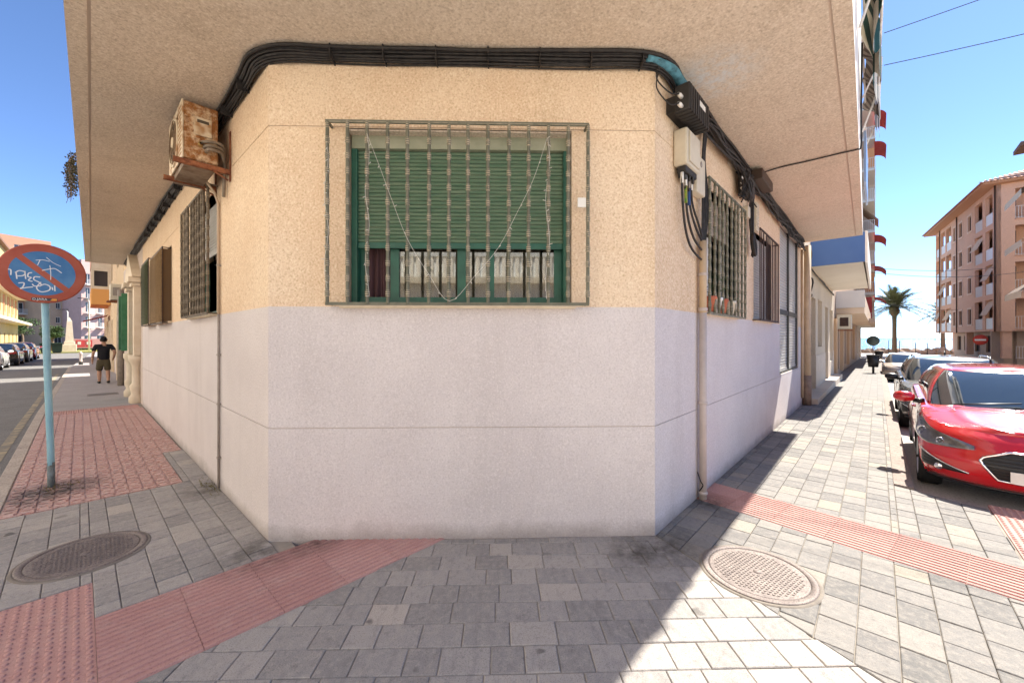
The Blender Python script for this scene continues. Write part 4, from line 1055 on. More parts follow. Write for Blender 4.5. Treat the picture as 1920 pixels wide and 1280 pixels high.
# roof: eaves and hipped tiles
m = MB(); m.ext([OF(-.7, .9, 14.4), OF(20.9, .9, 14.4), OF(20.9, -13.5, 14.4), OF(-.7, -13.5, 14.4)], (0, 0, .16)); m.build('eaves', surf('eave_soffit', (.50, .27, .16), rough=.9), ob)
m = MB(); a, b_, c_, d_ = OF(-.9, 1.1, 14.56), OF(21.1, 1.1, 14.56), OF(21.1, -13.7, 14.56), OF(-.9, -13.7, 14.56); e_, f_ = OF(6, -6.3, 17.4), OF(14, -6.3, 17.4)
m.add([a, b_, c_, d_, e_, f_], [(0, 1, 5, 4), (1, 2, 5), (2, 3, 4, 5), (3, 0, 4), (3, 2, 1, 0)])
rf = m.build('roof', surf('roof_tile', (.36, .16, .10), (.44, .22, .15), 2., rough=.9), ob)
m = MB()
for i in range(44):
    t_ = i/43; p = OF(-.9, lerp(1.1, -13.7, t_), 14.58); q = OF(lerp(-.9, 6, 1-abs(2*t_-1)), lerp(1.1, -13.7, t_) if abs(2*t_-1) > 1 else lerp(1.1, -13.7, t_), lerp(14.6, 17.42, 1-abs(2*t_-1)))
    m.tube([p, q], .09, 5)
tag(m.build('roof_tiles', surf('roof_tile_pale', (.50, .36, .30), (.42, .26, .20), 3., rough=.9), rf), kind='stuff')
MB().box(6.5, 8, -7, -5.5, 16.5, 18.0, OF).build('chimney', M_OR, rf)
# --- nearer block on the right edge, with awnings
na = simple_block('awning_block', 'sand coloured block at the right edge with brown and cream awnings', Frame((43.0, -8.8, 0), (-1, 0, 0), (0, 1, 0)), 13, 14.0, 12, block_mats('sand_wall', (.62, .50, .37)), 4, 3, balcony=3.6, z0f=3.2, roof=M_EAVE)
MB().box(41.6, 43.6, -9, -6.9, 14.25, 14.5).build('eave_corner', M_EAVE, na)
for k, z in enumerate((5.2, 8.2, 11.2)):
    for x0 in (37.5,):
        m = MB(); m.grid(lambda u, v, z=z, x0=x0: Vector((lerp(x0, x0+4.2, v), -8.6+2.35*u, z+.5-1.2*u*u)), 6, 1); m.build('awning', surf('brown_awning', (.14, .095, .07), rough=.9) if k != 1 else M_AWB, na, fix=False)
        m = MB(); m.grid(lambda u, v, z=z, x0=x0: Vector((lerp(x0, x0+4.2, v), -6.24, z-.7-.4*u)), 1, 1); m.build('valance', surf('cream_valance', (.68, .58, .44), rough=.9), na, fix=False)
block_mats('opposite_pale', (.84, .78, .69), .95)
# --- left street, our side
M_L2 = block_mats('white_house_wall', (.62, .52, .45)); M_STONE = surf('white_stone', (.72, .62, .48), (.64, .53, .39), 4., rough=.75)
l2 = thing('pediment_house', 'pale house with a white pedimented doorway on the left street', 'building', (XL, 16.5, 0))
MB().panel(LW, 13.63, 20.0, 0, 4.08, -.3, 0, [(14.5, 15.7, .05, 3.1), (16.9, 18.1, 1.3, 3.05)]).build('wall', M_L2, l2)
for y in (14.05, 15.75):
    MB().box(y, y+.36, .002, .13, 1.25, 3.02, LW).build('pilaster', M_STONE, l2)
    m = MB(); m.lathe([(.13, 0), (.15, .03), (.15, .16), (.10, .24), (.12, .34), (.14, .45), (.09, .52), (.09, .95), (.12, 1.05), (.16, 1.12), (.16, 1.25), (0, 1.25)], LW(y+.18, .07, 0), n=16); m.build('baluster_base', M_STONE, l2)
    m = MB(); m.box(y-.06, y+.42, .002, .19, 3.02, 3.12, LW); m.box(y-.10, y+.46, .002, .25, 3.12, 3.26, LW); m.build('capital', M_STONE, l2, bevel=.02)
MB().ext([LW(13.85, .002, 3.26), LW(16.35, .002, 3.26), LW(15.1, .002, 3.98)], LW.n*.18).build('pediment', M_STONE, l2)
MB().box(14.5, 15.7, -.26, -.20, .05, 1.75, LW).build('door', surf('bright_green', (.015, .17, .08), rough=.4), l2)
MB().box(14.5, 15.7, -.26, -.22, 1.75, 3.1, LW).build('door_glass', M_PANED, l2)
for y in (16.85, 18.12):
    MB().box(y, y+.05, .0, .22, 1.3, 3.05, LW).build('green_shutter', surf('shutter_green', (.04, .15, .07), (.06, .2, .1), 5., rough=.6), l2)
MB().box(16.9, 18.1, -.2, -.15, 1.3, 3.05, LW).build('window', M_FR_B, l2)
MB().box(12.3, 13.6, -.002, .035, .3, 2.0, LW) if False else None
t = thing('drainpipe', 'grey downpipe with stickers at the end of the pale left house', 'drainpipe', LW(19.8, .08, 0))
MB().tube([LW(19.8, .09, 0), LW(19.8, .09, 3.4)], .085, 10).build('pipe', surf('grey_pipe', (.34, .29, .24), (.24, .20, .17), 7., rough=.7), t)
t = thing('air_conditioner', 'beige air conditioner bracketed high on the left street beyond the overhang', 'air conditioner', LW(20.3, .2, 3.2))
MB().box(20.0, 20.8, .04, .34, 3.05, 3.62, LW).build('casing', M_IVORY, t, bevel=.01)
MB().box(19.99, 19.999, .1, .28, 3.2, 3.5, LW).build('grille', M_CONDUIT, t)
MB().box(20.0, 20.7, .0, .42, 2.98, 3.02, LW).build('bracket', M_RUST, t)
def row_house(label, y0, y1, h, c, doors, extra=None, x=None, depth=11):
    x = XL if x is None else x; fr = Frame((x, y0, 0), (0, 1, 0), (-1, 0, 0)); mt = block_mats('row_%d' % int(y0), c)
    root = thing('row_house', label, 'building', (x, (y0+y1)/2, 0), 0, None)
    L_ = y1-y0
    cells = [(a, .1, 1.1, 2.3) for a in doors]+[(a, z, 1.1, 1.4) for a in doors for z in (4.6, 7.5) if z < h-2]
    MB().panel(fr, 0, L_, 0, h, -.3, 0, [(a, a+w_, z, z+q) for a, z, w_, q in cells]).build('wall', mt, root)
    MB().box(.01, L_-.01, -depth, -.31, 0, h-.02, fr).build('core', mt, root)
    windows(root, fr, cells, M_FR_B)
    for a in doors: MB().box(a-.2, a-.05, .002, .08, 0, 2.6, fr).build('jamb', M_STONE, root)
    MB().box(0, L_, .002, .18, h-.3, h, fr).build('cornice', M_STONE, root)
    return root, fr
row_house('cream row house just beyond the overhang on the left street', 20.02, 24.1, 9.3, (.62, .47, .30), (1.0, 2.6))
rh, fr = row_house('ochre row house with an orange bay over the left footway', 27.7, 34.4, 9.6, (.66, .50, .33), (.8, 2.8, 4.8), x=1.12)
bay = MB().box(2.3, 6.4, .002, .72, 3.45, 4.25, fr).build('bay', surf('orange_bay', (.68, .34, .11), rough=.9), rh)
m = MB().panel(Frame(fr(2.3, 0, 0), (-1, 0, 0), (0, -1, 0)), 0, .72, 4.25, 5.6, -.1, 0, [(.12, .62, 4.4, 5.2)]); m.build('bay_window', M_STONE, bay)
MB().box(2.45, 6.4, .002, .70, 4.25, 9, fr).build('bay_upper', surf('dark_bay_glass', (.06, .045, .04), rough=.3), bay)
MB().box(2.3, 6.4, .002, .72, 5.6, 9.5, fr).build('bay_top', surf('pink_bay', (.60, .34, .24), rough=.9), bay)
m = MB(); m.grid(lambda u, v: fr(lerp(3.0, 6.0, v), .05+u*.95, 2.95-u*.35), 3, 1); m.build('awning', M_AWR, rh, fix=False)
row_house('tan row house with brown doors far down the left street', 39, 50, 9.6, (.66, .48, .32), (1.0, 4.0, 7.), x=1.45)
MB().box(1.15, 1.35, 24.12, 27.68, 0, .9).build('yard_wall', M_L2, l2)
MB().box(1.25, 1.45, 34.45, 38.95, 0, .9).build('yard_wall', M_L2, l2)
# --- left street, far side
yb_fr = Frame((-5.5, 48, 0), (0, 1, 0), (1, 0, 0))
yb = simple_block('yellow_building', 'sunlit yellow building with terracotta panels and white canopies on the far left', yb_fr, 35, 11.2, 10, block_mats('yellow_wall', (.58, .42, .19)), 2, 9, win=(1.6, 1.9), z0f=3.6, fh=3.2, roof=M_EAVE)
for i in range(9):
    for z in (3.9, 7.1): MB().box(35*(i+.5)/9-1.5, 35*(i+.5)/9-.85, .003, .06, z+.2, z+2.4, yb_fr).build('terracotta_panel', surf('terracotta_panel', (.60, .26, .14), rough=.9), yb)
for z in (3.3, 6.6): MB().box(0, 35, .003, 1.2, z, z+.25, yb_fr).build('canopy', M_STONE, yb)
M_OPP = MATS['opposite_pale']; 
simple_block('opposite_building', 'unseen pale sunlit building lining the far side of the left street', Frame((-7.4, -1, 0), (0, 1, 0), (1, 0, 0)), 48, 11, 10, M_OPP, 2, 12, win=(.9, 1.2), z0f=3.6, roof=M_EAVE)  # out of view; kept pale, close and plain to bounce sunlight into the shade
# house diagonally behind the viewer, mirrored in the corner window
hb = thing('balustrade_house', 'cream house with a white balustraded terrace mirrored in the corner window', 'building', (-6, -7, 0))
HB = Frame((-11.5, -1.5, 0), (1, -1, 0), (1, 1, 0))
MB().panel(HB, 0, 14, 0, 3.9, -.3, 0, [(2, 3.2, .9, 2.6), (5.5, 7, .1, 2.6), (9.5, 10.7, .9, 2.6)]).build('wall', M_OPP, hb)
MB().box(0, 14, -9, -.32, 0, 3.85, HB).build('core', M_OPP, hb)
MB().box(-.2, 14.2, -9, .35, 3.9, 4.15, HB).build('cornice', M_STONE, hb)
MB().box(0, 14, -.1, .22, 5.0, 5.16, HB).build('coping', M_WHITE, hb)
bal = MB(); bal.lathe([(.07, 0), (.07, .08), (.045, .12), (.085, .32), (.05, .55), (.045, .68), (.07, .74), (.07, .85)], n=10); me = bal.mesh('baluster')
for i in range(52):
    o = link('baluster', me, M_WHITE, hb); p = HB(.15+i*.27, .06, 4.15); o.location = p-hb.location
MB().box(0, 14, -9, -2.5, 4.15, 9.5, HB).build('upper_wall', M_OPP, hb)
# --- end of the left street: blocks round the square
M_BR = block_mats('brown_block_wall', (.46, .25, .16)); M_CR = block_mats('cream_block_wall', (.52, .38, .26)); M_PK = block_mats('pink_block_wall', (.56, .38, .34))
simple_block('apartment_block', 'reddish brown apartment block with many balconies beyond the square', Frame((-18, 122, 0), (1, .5, 0), (.5, -1, 0)), 15.5, 22, 12, M_BR, 6, 5, win=(1.3, 1.4), z0f=3.6, balcony=1.8)
simple_block('apartment_block', 'cream apartment block with a stone base behind the obelisk', Frame((-5.0, 122, 0), (1, .5, 0), (.5, -1, 0)), 6, 17, 12, M_CR, 4, 4, win=(.7, 1.2), z0f=3.8)
simple_block('apartment_block', 'pale pink apartment block with stacked balconies behind the banner', Frame((.2, 118, 0), (1, .5, 0), (.5, -1, 0)), 16, 17.5, 12, M_PK, 4, 8, win=(.7, 1.9), z0f=3.8, balcony=1.2)
# ------------------------------------------------------------------ street things, vegetation, sea
# no-parking sign on a pole
M_POLE = surf('blue_pole', (.22, .42, .50), (.30, .50, .56), 4., rough=.5, spec=.4)
M_SBLUE = surf('sign_blue', (.05, .17, .38), (.10, .25, .46), 5., .4, .7, rough=.45)
M_SRED = surf('sign_red', (.36, .075, .04), (.42, .11, .065), 5., rough=.45)
sg = thing('no_parking_sign', 'round no parking sign with white graffiti on a light blue pole in the left footway', 'road sign', (-.22, 6.94, 0))
MB().tube([(-.22, 6.95, -.02), (-.225, 6.945, .4), (-.255, 6.92, 1.6), (-.275, 6.905, 2.56)], .03, 10).build('pole', M_POLE, sg)
MB().tube([(-.22, 6.95, -.02), (-.223, 6.948, .28)], .0315, 10).build('pole_foot', surf('pole_dirt', (.12, .13, .12), (.2, .24, .25), 14., rough=.8), sg)
SD = Frame((-.277, 6.862, 2.415), (1, 0.05, 0), (.05, -1, 0)); RD = .325
m = MB(); m.lathe([(0, 0), (RD, 0), (RD+.004, .004), (RD, .016), (RD-.012, .018), (0, .016)], SD(0, 0, 0), SD.n, 48); dsk = m.build('disc', M_SRED, sg)
def disc_poly(pts, n0, mat, name, par): 
    m = MB(); m.ext([SD(a, n0, z) for a, z in pts], SD.n*.0012); return m.build(name, mat, par)
RI = .243
def seg(sign):                                               # blue field halves either side of the red bar
    P = []
    off = .028; th = math.asin(off/RI)
    a0 = math.radians(-45)
    for i in range(25):
        t_ = lerp(th, math.pi-th, i/24); x, y = RI*math.cos(t_), RI*math.sin(t_)*sign
        P.append((x*math.cos(a0)-y*math.sin(a0)*1, x*math.sin(a0)+y*math.cos(a0)))
    return P
for s_ in (1, -1): disc_poly(seg(s_), .0175, M_SBLUE, 'blue_field', dsk)
M_GRAF = surf('graffiti_white', (.74, .76, .76), rough=.6)
def stroke(pts, w_=.0045, mat=M_GRAF): 
    m = MB(); P = spline([SD(a, .0195, z) for a, z in pts], 5); vs = []
    for i, p in enumerate(P):
        d = P[min(i+1, len(P)-1)]-P[max(i-1, 0)]; q = d.cross(SD.n).normalized()*w_; vs += [p-q, p+q]
    m.add(vs, [(2*i, 2*i+1, 2*i+3, 2*i+2) for i in range(len(P)-1)]); m.build('graffiti', mat, dsk, fix=False)
K = .325/82.                                                # drawn on the disc in its own units
def gs(pts, w_=.005): stroke([((x-77)*K*.80, -(y-518)*K*1.36) for x, y in pts], w_)
gs([(17, 519), (19, 533)]); gs([(15, 521), (24, 516), (36, 518), (33, 525), (20, 527)]); gs([(36, 516), (38, 532)])
gs([(52, 518), (44, 520), (43, 527), (50, 528), (44, 534), (53, 536)]); gs([(70, 526), (58, 526), (56, 532), (68, 537), (72, 543), (58, 545), (52, 541)])
gs([(72, 536), (62, 548), (72, 556), (90, 552), (92, 544), (80, 540), (68, 545)]); gs([(22, 541), (34, 540), (32, 548), (26, 552), (40, 549), (54, 547)])
gs([(97, 545), (99, 551)]); gs([(103, 541), (104, 553)]); gs([(0, 515), (6, 516), (6, 526)])
gs([(74, 512), (90, 508), (104, 506), (120, 514)], .004); gs([(92, 500), (94, 514), (94, 530)], .003); gs([(60, 492), (76, 490), (92, 492)], .003); gs([(70, 490), (64, 502)], .003); gs([(84, 484), (100, 494), (118, 500)], .0025)
m = MB(); m.box(-.085, .105, .0185, .0195, -.302, -.272, Frame(SD.o, SD.s, SD.n)); st_ = m.build('sticker', surf('sticker_dark', (.05, .05, .06), rough=.5), dsk)
fc = bpy.data.curves.new('sticker_text', 'FONT'); fc.body = 'D.JARA'; fc.size = .034; fc.extrude = .0004
fo = bpy.data.objects.new('tmp', fc); COL.objects.link(fo); dg = bpy.context.evaluated_depsgraph_get(); fm = bpy.data.meshes.new_from_object(fo.evaluated_get(dg)); bpy.data.objects.remove(fo)
fm.name = 'lettering'; fm.transform(Matrix(((SD.s.x, 0, SD.n.x, 0), (SD.s.y, 0, SD.n.y, 0), (0, 1, 0, 0), (0, 0, 0, 1))))
fm.transform(Matrix.Translation(SD(-.078, .020, -.299)-sg.location)); link('lettering', fm, M_GRAF, st_)
m = MB(); m.ext([SD(.05, .0196, -.299), SD(.10, .0196, -.299), SD(.10, .0196, -.276), SD(.065, .0196, -.276)], SD.n*.0006); m.build('orange_flash', surf('orange_print', (.70, .30, .05), rough=.5), st_)
for z in (2.30, 2.53): MB().box(-.045, .045, -.06, .0, z-2.415-.012, z-2.415+.012, Frame(SD.o, SD.s, SD.n)).build('clamp', M_POLE, sg)
# foliage
def leaves(mb, c, rx, ry, rz, n, size, seed, hollow=.35):
    r = random.Random(seed)
    for _ in range(n):
        while True:
            q = Vector((r.uniform(-1, 1), r.uniform(-1, 1), r.uniform(-1, 1)))
            if hollow < q.length < 1: break
        q = Vector((q.x*rx, q.y*ry, q.z*rz))+Vector(c); d = Vector((r.gauss(0, 1), r.gauss(0, 1), r.gauss(0, .7))).normalized()*size*r.uniform(.6, 1.3); e = d.orthogonal().normalized(); e.rotate(Quaternion(d.normalized(), r.uniform(0, 6.28))); e *= size*.3
        mb.add([q, q+d*.5+e, q+d, q+d*.5-e], [(0, 1, 2, 3)])
M_LEAF = surf('leaf', (.045, .085, .025), (.075, .12, .04), 3., rough=.7)
M_LEAFD = surf('dry_leaf', (.07, .055, .03), (.045, .05, .025), 12., rough=.8)
M_TRUNK = surf('bark', (.16, .11, .075), (.22, .16, .11), 9., rough=.95)
t = thing('balcony_plant', 'wispy dark plant spilling over the left edge of the overhang', 'plant', (LE(11.2)-.02, 11.2, 5.05))
m = MB(); r = random.Random(8)
for i in range(20):
    y = 10.75+r.random()*1.1; x0 = LE(y)
    P = [Vector((x0+.05, y, 5.02)), Vector((x0-.05-.05*r.random(), y+r.uniform(-.1, .1), 5.05)), Vector((x0-.09-.10*r.random(), y+r.uniform(-.2, .2), 4.75+r.random()*.2)), Vector((x0-.06-.14*r.random(), y+r.uniform(-.25, .25), 4.25+r.random()*.5))]
    pp = spline(P, 5); m.tube(pp, .004, 4)
m.build('stems', M_TRUNK, t); m = MB()
leaves(m, (LE(11.2)-.10, 11.25, 4.78), .12, .6, .42, 750, .05, 3, 0.); m.build('foliage', M_LEAFD, t, fix=False)
def tree(label, p, h, rx, rz, n, seed, size=.28, mat=None, group=None):
    t = thing('tree', label, 'tree', p, 0, group); r = random.Random(seed); p = Vector(p)
    m = MB(); m.tube(spline([p, p+Vector((.1, 0, h*.35)), p+Vector((-.05, .1, h*.6)), p+Vector((0, 0, h*.85))], 4), [.16*(1-i/13*.8) for i in range(13)], 7)
    for k in range(6):
        a = k*1.05+r.random(); m.tube([p+Vector((0, 0, h*.45+.05*k*h*.3)), p+Vector((math.cos(a)*rx*.6, math.sin(a)*rx*.6, h*.7+r.random()*rz*.5))], [.06, .02], 5)
    m.build('trunk', M_TRUNK, t); m = MB()
    for k in range(14):
        a = r.uniform(0, 6.28); q = r.random()**.5
        leaves(m, p+Vector((math.cos(a)*rx*q*.7, math.sin(a)*rx*q*.7, h*.72+r.uniform(-.5, .6)*rz)), rx*.42, rx*.42, rz*.36, n//14, size, seed*50+k, .2)
    m.build('crown', mat or M_LEAF, t, fix=False); return t
# palms
def palm(label, p, h, L_, seed, nf=46):
    t = thing('palm_tree', label, 'palm tree', p, 0, 'palm trees by the sea'); r = random.Random(seed); p = Vector(p)
    rad = [.30, .27, .25, .235, .23, .225, .22, .22, .23]; m = MB()
    m.tube([p+Vector((.02*i*(i-4)*.3, 0, h*.86*i/8)) for i in range(9)], rad, 10); m.build('trunk', M_TRUNK, t)
    c = p+Vector((.2, 0, h*.86)); m = MB(); m.lathe([(.22, -.15), (.44, .2), (.52, .6), (.40, .95), (.2, 1.15), (0, 1.2)], c, n=12); m.build('crownshaft', surf('palm_boots', (.22, .13, .08), (.14, .09, .06), 9., rough=.95), t)
    c = c+Vector((0, 0, .9))
    for k in range(nf):
        a = k*2.399+r.uniform(-.2, .2); el = lerp(1.4, .0, (k/nf)**.8)+r.uniform(-.1, .1); L2 = L_*r.uniform(.85, 1.1)
        d = Vector((math.cos(a)*math.cos(el), math.sin(a)*math.cos(el), math.sin(el))); P = []
        for i in range(9):
            u = i/8; P.append(c+d*L2*u+Vector((0, 0, -L2*.50*u*u*(1.15-.5*max(0, math.sin(el))))))
        m = MB(); m.tube(P, [.03*(1-.8*i/8) for i in range(9)], 4); side = d.cross(Vector((0, 0, 1))).normalized()
        for i in range(2, 33):
            u = i/33*8; q = P[int(u)].lerp(P[min(8, int(u)+1)], u-int(u)); tg = (P[min(8, int(u)+1)]-P[int(u)]).normalized() if int(u) < 8 else (P[8]-P[7]).normalized()
            ll = .75*math.sin(math.pi*min(1, .12+i/33*.9))+.12
            for s_ in (-1, 1):
                e = (side*s_*.8+tg*.75+Vector((0, 0, .18-.30*r.random()))).normalized()*ll; wv = tg*.05
                m.add([q-wv, q+wv, q+e], [(0, 1, 2)])
        m.build('frond', surf('palm_leaf', (.14, .16, .08), (.20, .21, .11), 2., rough=.6), t, fix=False)
    return t
palm('date palm with arching fronds at the end of the right street by the sea', (68.0, -1.55, -.6), 5.9, 4.0, 3, 60)
palm('palm half hidden behind the salmon apartment block', (83.5, -6.9, -.6), 5.5, 3.4, 5, 30)
# sea, rocks, promenade wall
b = NB('sea'); s_ = b.noise(.9, 3, .6, b.vec(b.pos, (1, .35, 1))); b.bump(b.math('ADD', b.noise(.5, 4, .6, b.vec(b.pos, (1, .3, 1))), s_), 1., .55)
M_SEA = b.out(b.mix(b.ramp(b.noise(.05, 3), .4, .6), (.02, .12, .20), (.03, .155, .25)), .22, 0., .15)
tag(sheet('sea', [(88, -9000), (15000, -9000), (15000, 9000), (88, 9000)], -1.9, M_SEA), kind='structure')
M_ROCK = surf('rock', (.40, .30, .22), (.27, .20, .15), 1.2, rough=.95, bump=.05, bscale=3.)
rk = random.Random(31)
protos = []
for k in range(5):
    bm = bmesh.new(); bmesh.ops.create_icosphere(bm, subdivisions=2, radius=1)
    for v in bm.verts: v.co *= 1+rk.uniform(-.25, .2)
    me = bpy.data.meshes.new('rock'); bm.to_mesh(me); bm.free(); me.materials.append(M_ROCK); protos.append(me)
br_ = tag(thing('breakwater', 'row of tumbled brown boulders along the sea front', 'breakwater', (80, 0, 0)))
for i in range(110):
    o = link('boulder', rk.choice(protos), M_ROCK, br_); s_ = rk.uniform(.35, .95); row = i % 3
    o.location = (-1.5+row*2.0+rk.uniform(-.6, .6), -24+i*.42+rk.uniform(-.3, .3), -.72+row*.12+rk.uniform(-.15, .2)); o.scale = (s_, s_*1.2, s_*.8); o.rotation_euler = (rk.random()*6, rk.random()*6, rk.random()*6)
tag(slab('promenade', [(60, -40), (79, -40), (79, 20), (60, 20)], -.9, -.57, M_CONC), kind='structure')
r = random.Random(77)
for i in range(9):                                          # slim posts and small figures along the rail
    y = -9+i*1.35+r.uniform(-.3, .3)
    t = thing('promenade_post', 'slim dark post on the promenade, %s counted from the salmon block' % ['first', 'second', 'third', 'fourth', 'fifth', 'sixth', 'seventh', 'eighth', 'ninth'][i], 'post', (76.5, y, -.57), 0, 'posts along the promenade')
    MB().tube([(0, 0, -.02), (0, 0, .9+r.random()*1.1)], .045, 6).build('shaft', M_BLK, t, local=True); MB().lathe([(.09, -.02), (.09, .05), (.05, .1)], n=8).build('foot', M_BLK, t, local=True)
bt = thing('sailing_boat', 'tiny white sailing boat on the horizon', 'boat', (900, -66, -1.9))
MB().ext([(-4, -1, 0), (4, -1, 0), (6, 0, 0), (4, 1, 0), (-4, 1, 0)], (0, 0, 1.2)).build('hull', M_WHITE, bt, local=True)
MB().ext([(0, 0, 1.5), (-4, 0, 1.5), (0, 0, 11)], (0, .1, 0)).build('sail', M_WHITE, bt, local=True)
# signs and bins on the right footway
def round_sign(label, p, h, rr, nx, mat, back, bar=False):
    t = thing('road_sign', label, 'road sign', p); p = Vector(p); nx = Vector(nx).normalized(); fr = Frame(p+Vector((0, 0, h)), nx.cross(Vector((0, 0, 1))), nx)
    MB().tube([p, p+Vector((0, 0, h+rr*.8))], .03, 8).build('pole', M_CONDUIT, t)
    MB().lathe([(0, -.006), (rr, -.006), (rr, .006), (0, .006)], p+Vector((0, 0, h))+nx*.045, nx, 28).build('disc', mat, t)
    if bar: MB().box(-rr*.72, rr*.72, .052, .056, -rr*.16, rr*.16, fr).build('bar', M_WHITE, t)
    return t
M_SBACK = surf('sign_back', (.10, .13, .11), rough=.5)
round_sign('back of a round sign standing on the right footway before the palm', (43.3, .25, -.36), 1.81, .40, (-1, 0, 0), M_SBACK, None)
round_sign('red no entry sign in front of the salmon apartment block', (43.0, -5.35, -.6), 2.15, .36, (-1, .1, 0), surf('no_entry_red', (.50, .06, .04), rough=.5), None, True)
def bin_(label, p):
    t = thing('litter_bin', label, 'litter bin', p, 0, 'litter bins on the right footway')
    MB().tube([(0, 0, -.02), (0, 0, .45)], .05, 8).build('post', M_BLK, t, local=True)
    MB().lathe([(0, .32), (.20, .32), (.23, .60), (.27, .93), (.25, .93), (.21, .6), (0, .6)], n=16).build('bucket', M_BLK, t, local=True)
    MB().lathe([(.275, .90), (.285, .91), (.285, .96), (.27, .96)], n=16).build('rim', M_BLK, t, local=True)
bin_('black litter bin on a post in the middle of the right footway', (28.5, .16, -.17)); bin_('farther black litter bin half hidden by the last parked car', (45, -.1, -.37))
# overhead wires
for i, (a, b_, sag, lb) in enumerate((((11., -.1, 7.85), (14.5, -8.8, 9.8), .1, 'upper thin wire crossing the sky from the green awning'), ((11., -.1, 7.2), (14, -8.8, 7.8), .15, 'thin wire slanting across the sky below the upper one'), ((36., .3, 6.4), (52., -7.4, 7.6), .25, 'pair of sagging wires across the right street near the tower'), ((36., .3, 6.1), (50., -8.8, 6.9), .4, 'lower of the sagging wires across the right street'), ((48., .2, 5.0), (62, -6.2, 4.6), .3, 'lowest wire passing in front of the palm crown'))):
    m = MB(); A_, B_ = Vector(a), Vector(b_)
    m.tube([A_.lerp(B_, k/12)-Vector((0, 0, sag*4*(k/12)*(1-k/12))) for k in range(13)], .008 if i < 2 else .016, 5)
    tag(m.build('overhead_wire', surf('wire_grey', (.10, .11, .13), rough=1., spec=0.)), lb, 'wire')
# square at the end of the left street
M_GRASS = surf('dry_grass', (.20, .22, .06), (.30, .27, .09), 1.5, rough=.95)
tag(slab('lawn', [(-9, 70), (9, 70), (9, 84), (-9, 84)], -.2, .03, M_GRASS), kind='structure')
ob_ = thing('obelisk', 'cream stone obelisk on a square plinth in the square', 'monument', (-.85, 72.0, 0))
m = MB(); m.box(-1.45, -.25, 71.4, 72.6, 0, .9); m.box(-1.3, -.4, 71.55, 72.45, .9, 1.25); m.build('plinth', M_STONE, ob_, bevel=.03)
m = MB(); m.add([(-1.2, 71.65, 1.25), (-.5, 71.65, 1.25), (-.5, 72.35, 1.25), (-1.2, 72.35, 1.25), (-1.06, 71.8, 3.7), (-.64, 71.8, 3.7), (-.64, 72.2, 3.7), (-1.06, 72.2, 3.7), (-.85, 72, 4.2)], [(0, 1, 5, 4), (1, 2, 6, 5), (2, 3, 7, 6), (3, 0, 4, 7), (4, 5, 8), (5, 6, 8), (6, 7, 8), (7, 4, 8), (3, 2, 1, 0)]); m.build('shaft', M_STONE, ob_)
bn = thing('banner', 'red and pink advertising banner across the square', 'banner', (.4, 76, 0))
MB().box(-.5, 2.6, 76, 76.06, .35, 1.55).build('sheet', surf('banner_pink', (.62, .34, .34), rough=.8), bn)
MB().box(-.35, .45, 75.98, 75.995, .5, 1.4).build('red_print', surf('banner_red', (.55, .07, .08), rough=.8), bn); MB().box(.5, 1.1, 75.98, 75.995, .5, 1.4).build('red_print', surf('banner_red', (.55, .07, .08)), bn)
for k, (x0, x1) in enumerate(((-.2, .1), (.6, .95))): MB().box(x0, x1, 75.96, 75.975, .8, 1.2).build('white_print', M_WHITE, bn)
for x in (-.5, 2.55): MB().tube([(x, 76.03, 0), (x, 76.03, 1.6)], .03, 6).build('post', M_CONDUIT, bn)
for i, (x, y, h, lb) in enumerate(((.80, 73.5, 6.6, 'tall white street lamp with a flat dark head in the square'), (-1.25, 90., 5.9, 'street lamp with a flat head behind the obelisk'))):
    t = thing('street_lamp', lb, 'street lamp', (x, y, 0))
    MB().tube([(x, y, 0), (x, y, h-.3), (x-.2, y, h)], [.09, .06, .05], 8).build('pole', M_WHITE, t); MB().box(x-1.0, x+.1, y-.15, y+.15, h, h+.10).build('lamp_head', M_BLK, t, bevel=.03)
t = thing('bollard', 'pale bollard with dark foot at the left kerb beyond the walking man', 'bollard', (.04, 37, 0))
MB().lathe([(.09, 0), (.09, .2), (.07, .25), (.07, .62), (.09, .66), (.09, .74), (0, .86)], n=12).build('post', surf('bollard_paint', (.50, .42, .38), rough=.7), t, local=True); MB().lathe([(.10, -.02), (.10, .18), (.09, .2)], n=12).build('foot', M_BLK, t, local=True)
for k, x in enumerate((-2.6, -1.75)):
    t = thing('waste_container', ['dark green waste container nearer the parked cars', 'dark green waste container nearer the lawn'][k], 'bin', (x, 68.5, 0), 0, 'waste containers')
    m = MB(); m.add([(-.35, -.3, .1), (.35, -.3, .1), (.35, .3, .1), (-.35, .3, .1), (-.42, -.38, 1.0), (.42, -.38, 1.0), (.42, .38, 1.0), (-.42, .38, 1.0)], [(3, 2, 1, 0), (0, 1, 5, 4), (1, 2, 6, 5), (2, 3, 7, 6), (3, 0, 4, 7), (4, 5, 6, 7)]); m.build('body', surf('bin_green', (.02, .04, .025), rough=.6), t, local=True)
    MB().box(-.45, .45, -.42, .42, 1.0, 1.12).build('lid', surf('bin_green', ()), t, local=True, bevel=.03)
    MB().box(-.3, .3, -.25, .25, -.02, .1).build('wheels', M_BLK, t, local=True)
tree('bushy tree behind the sign pole beside the lawn', (-2.4, 76, 0), 3.2, 1.2, 1.1, 2800, 4, .16)
tree('taller tree beside the yellow building at the end of the street', (-5.5, 88, 0), 4.6, 2.0, 1.6, 3000, 6, .2)
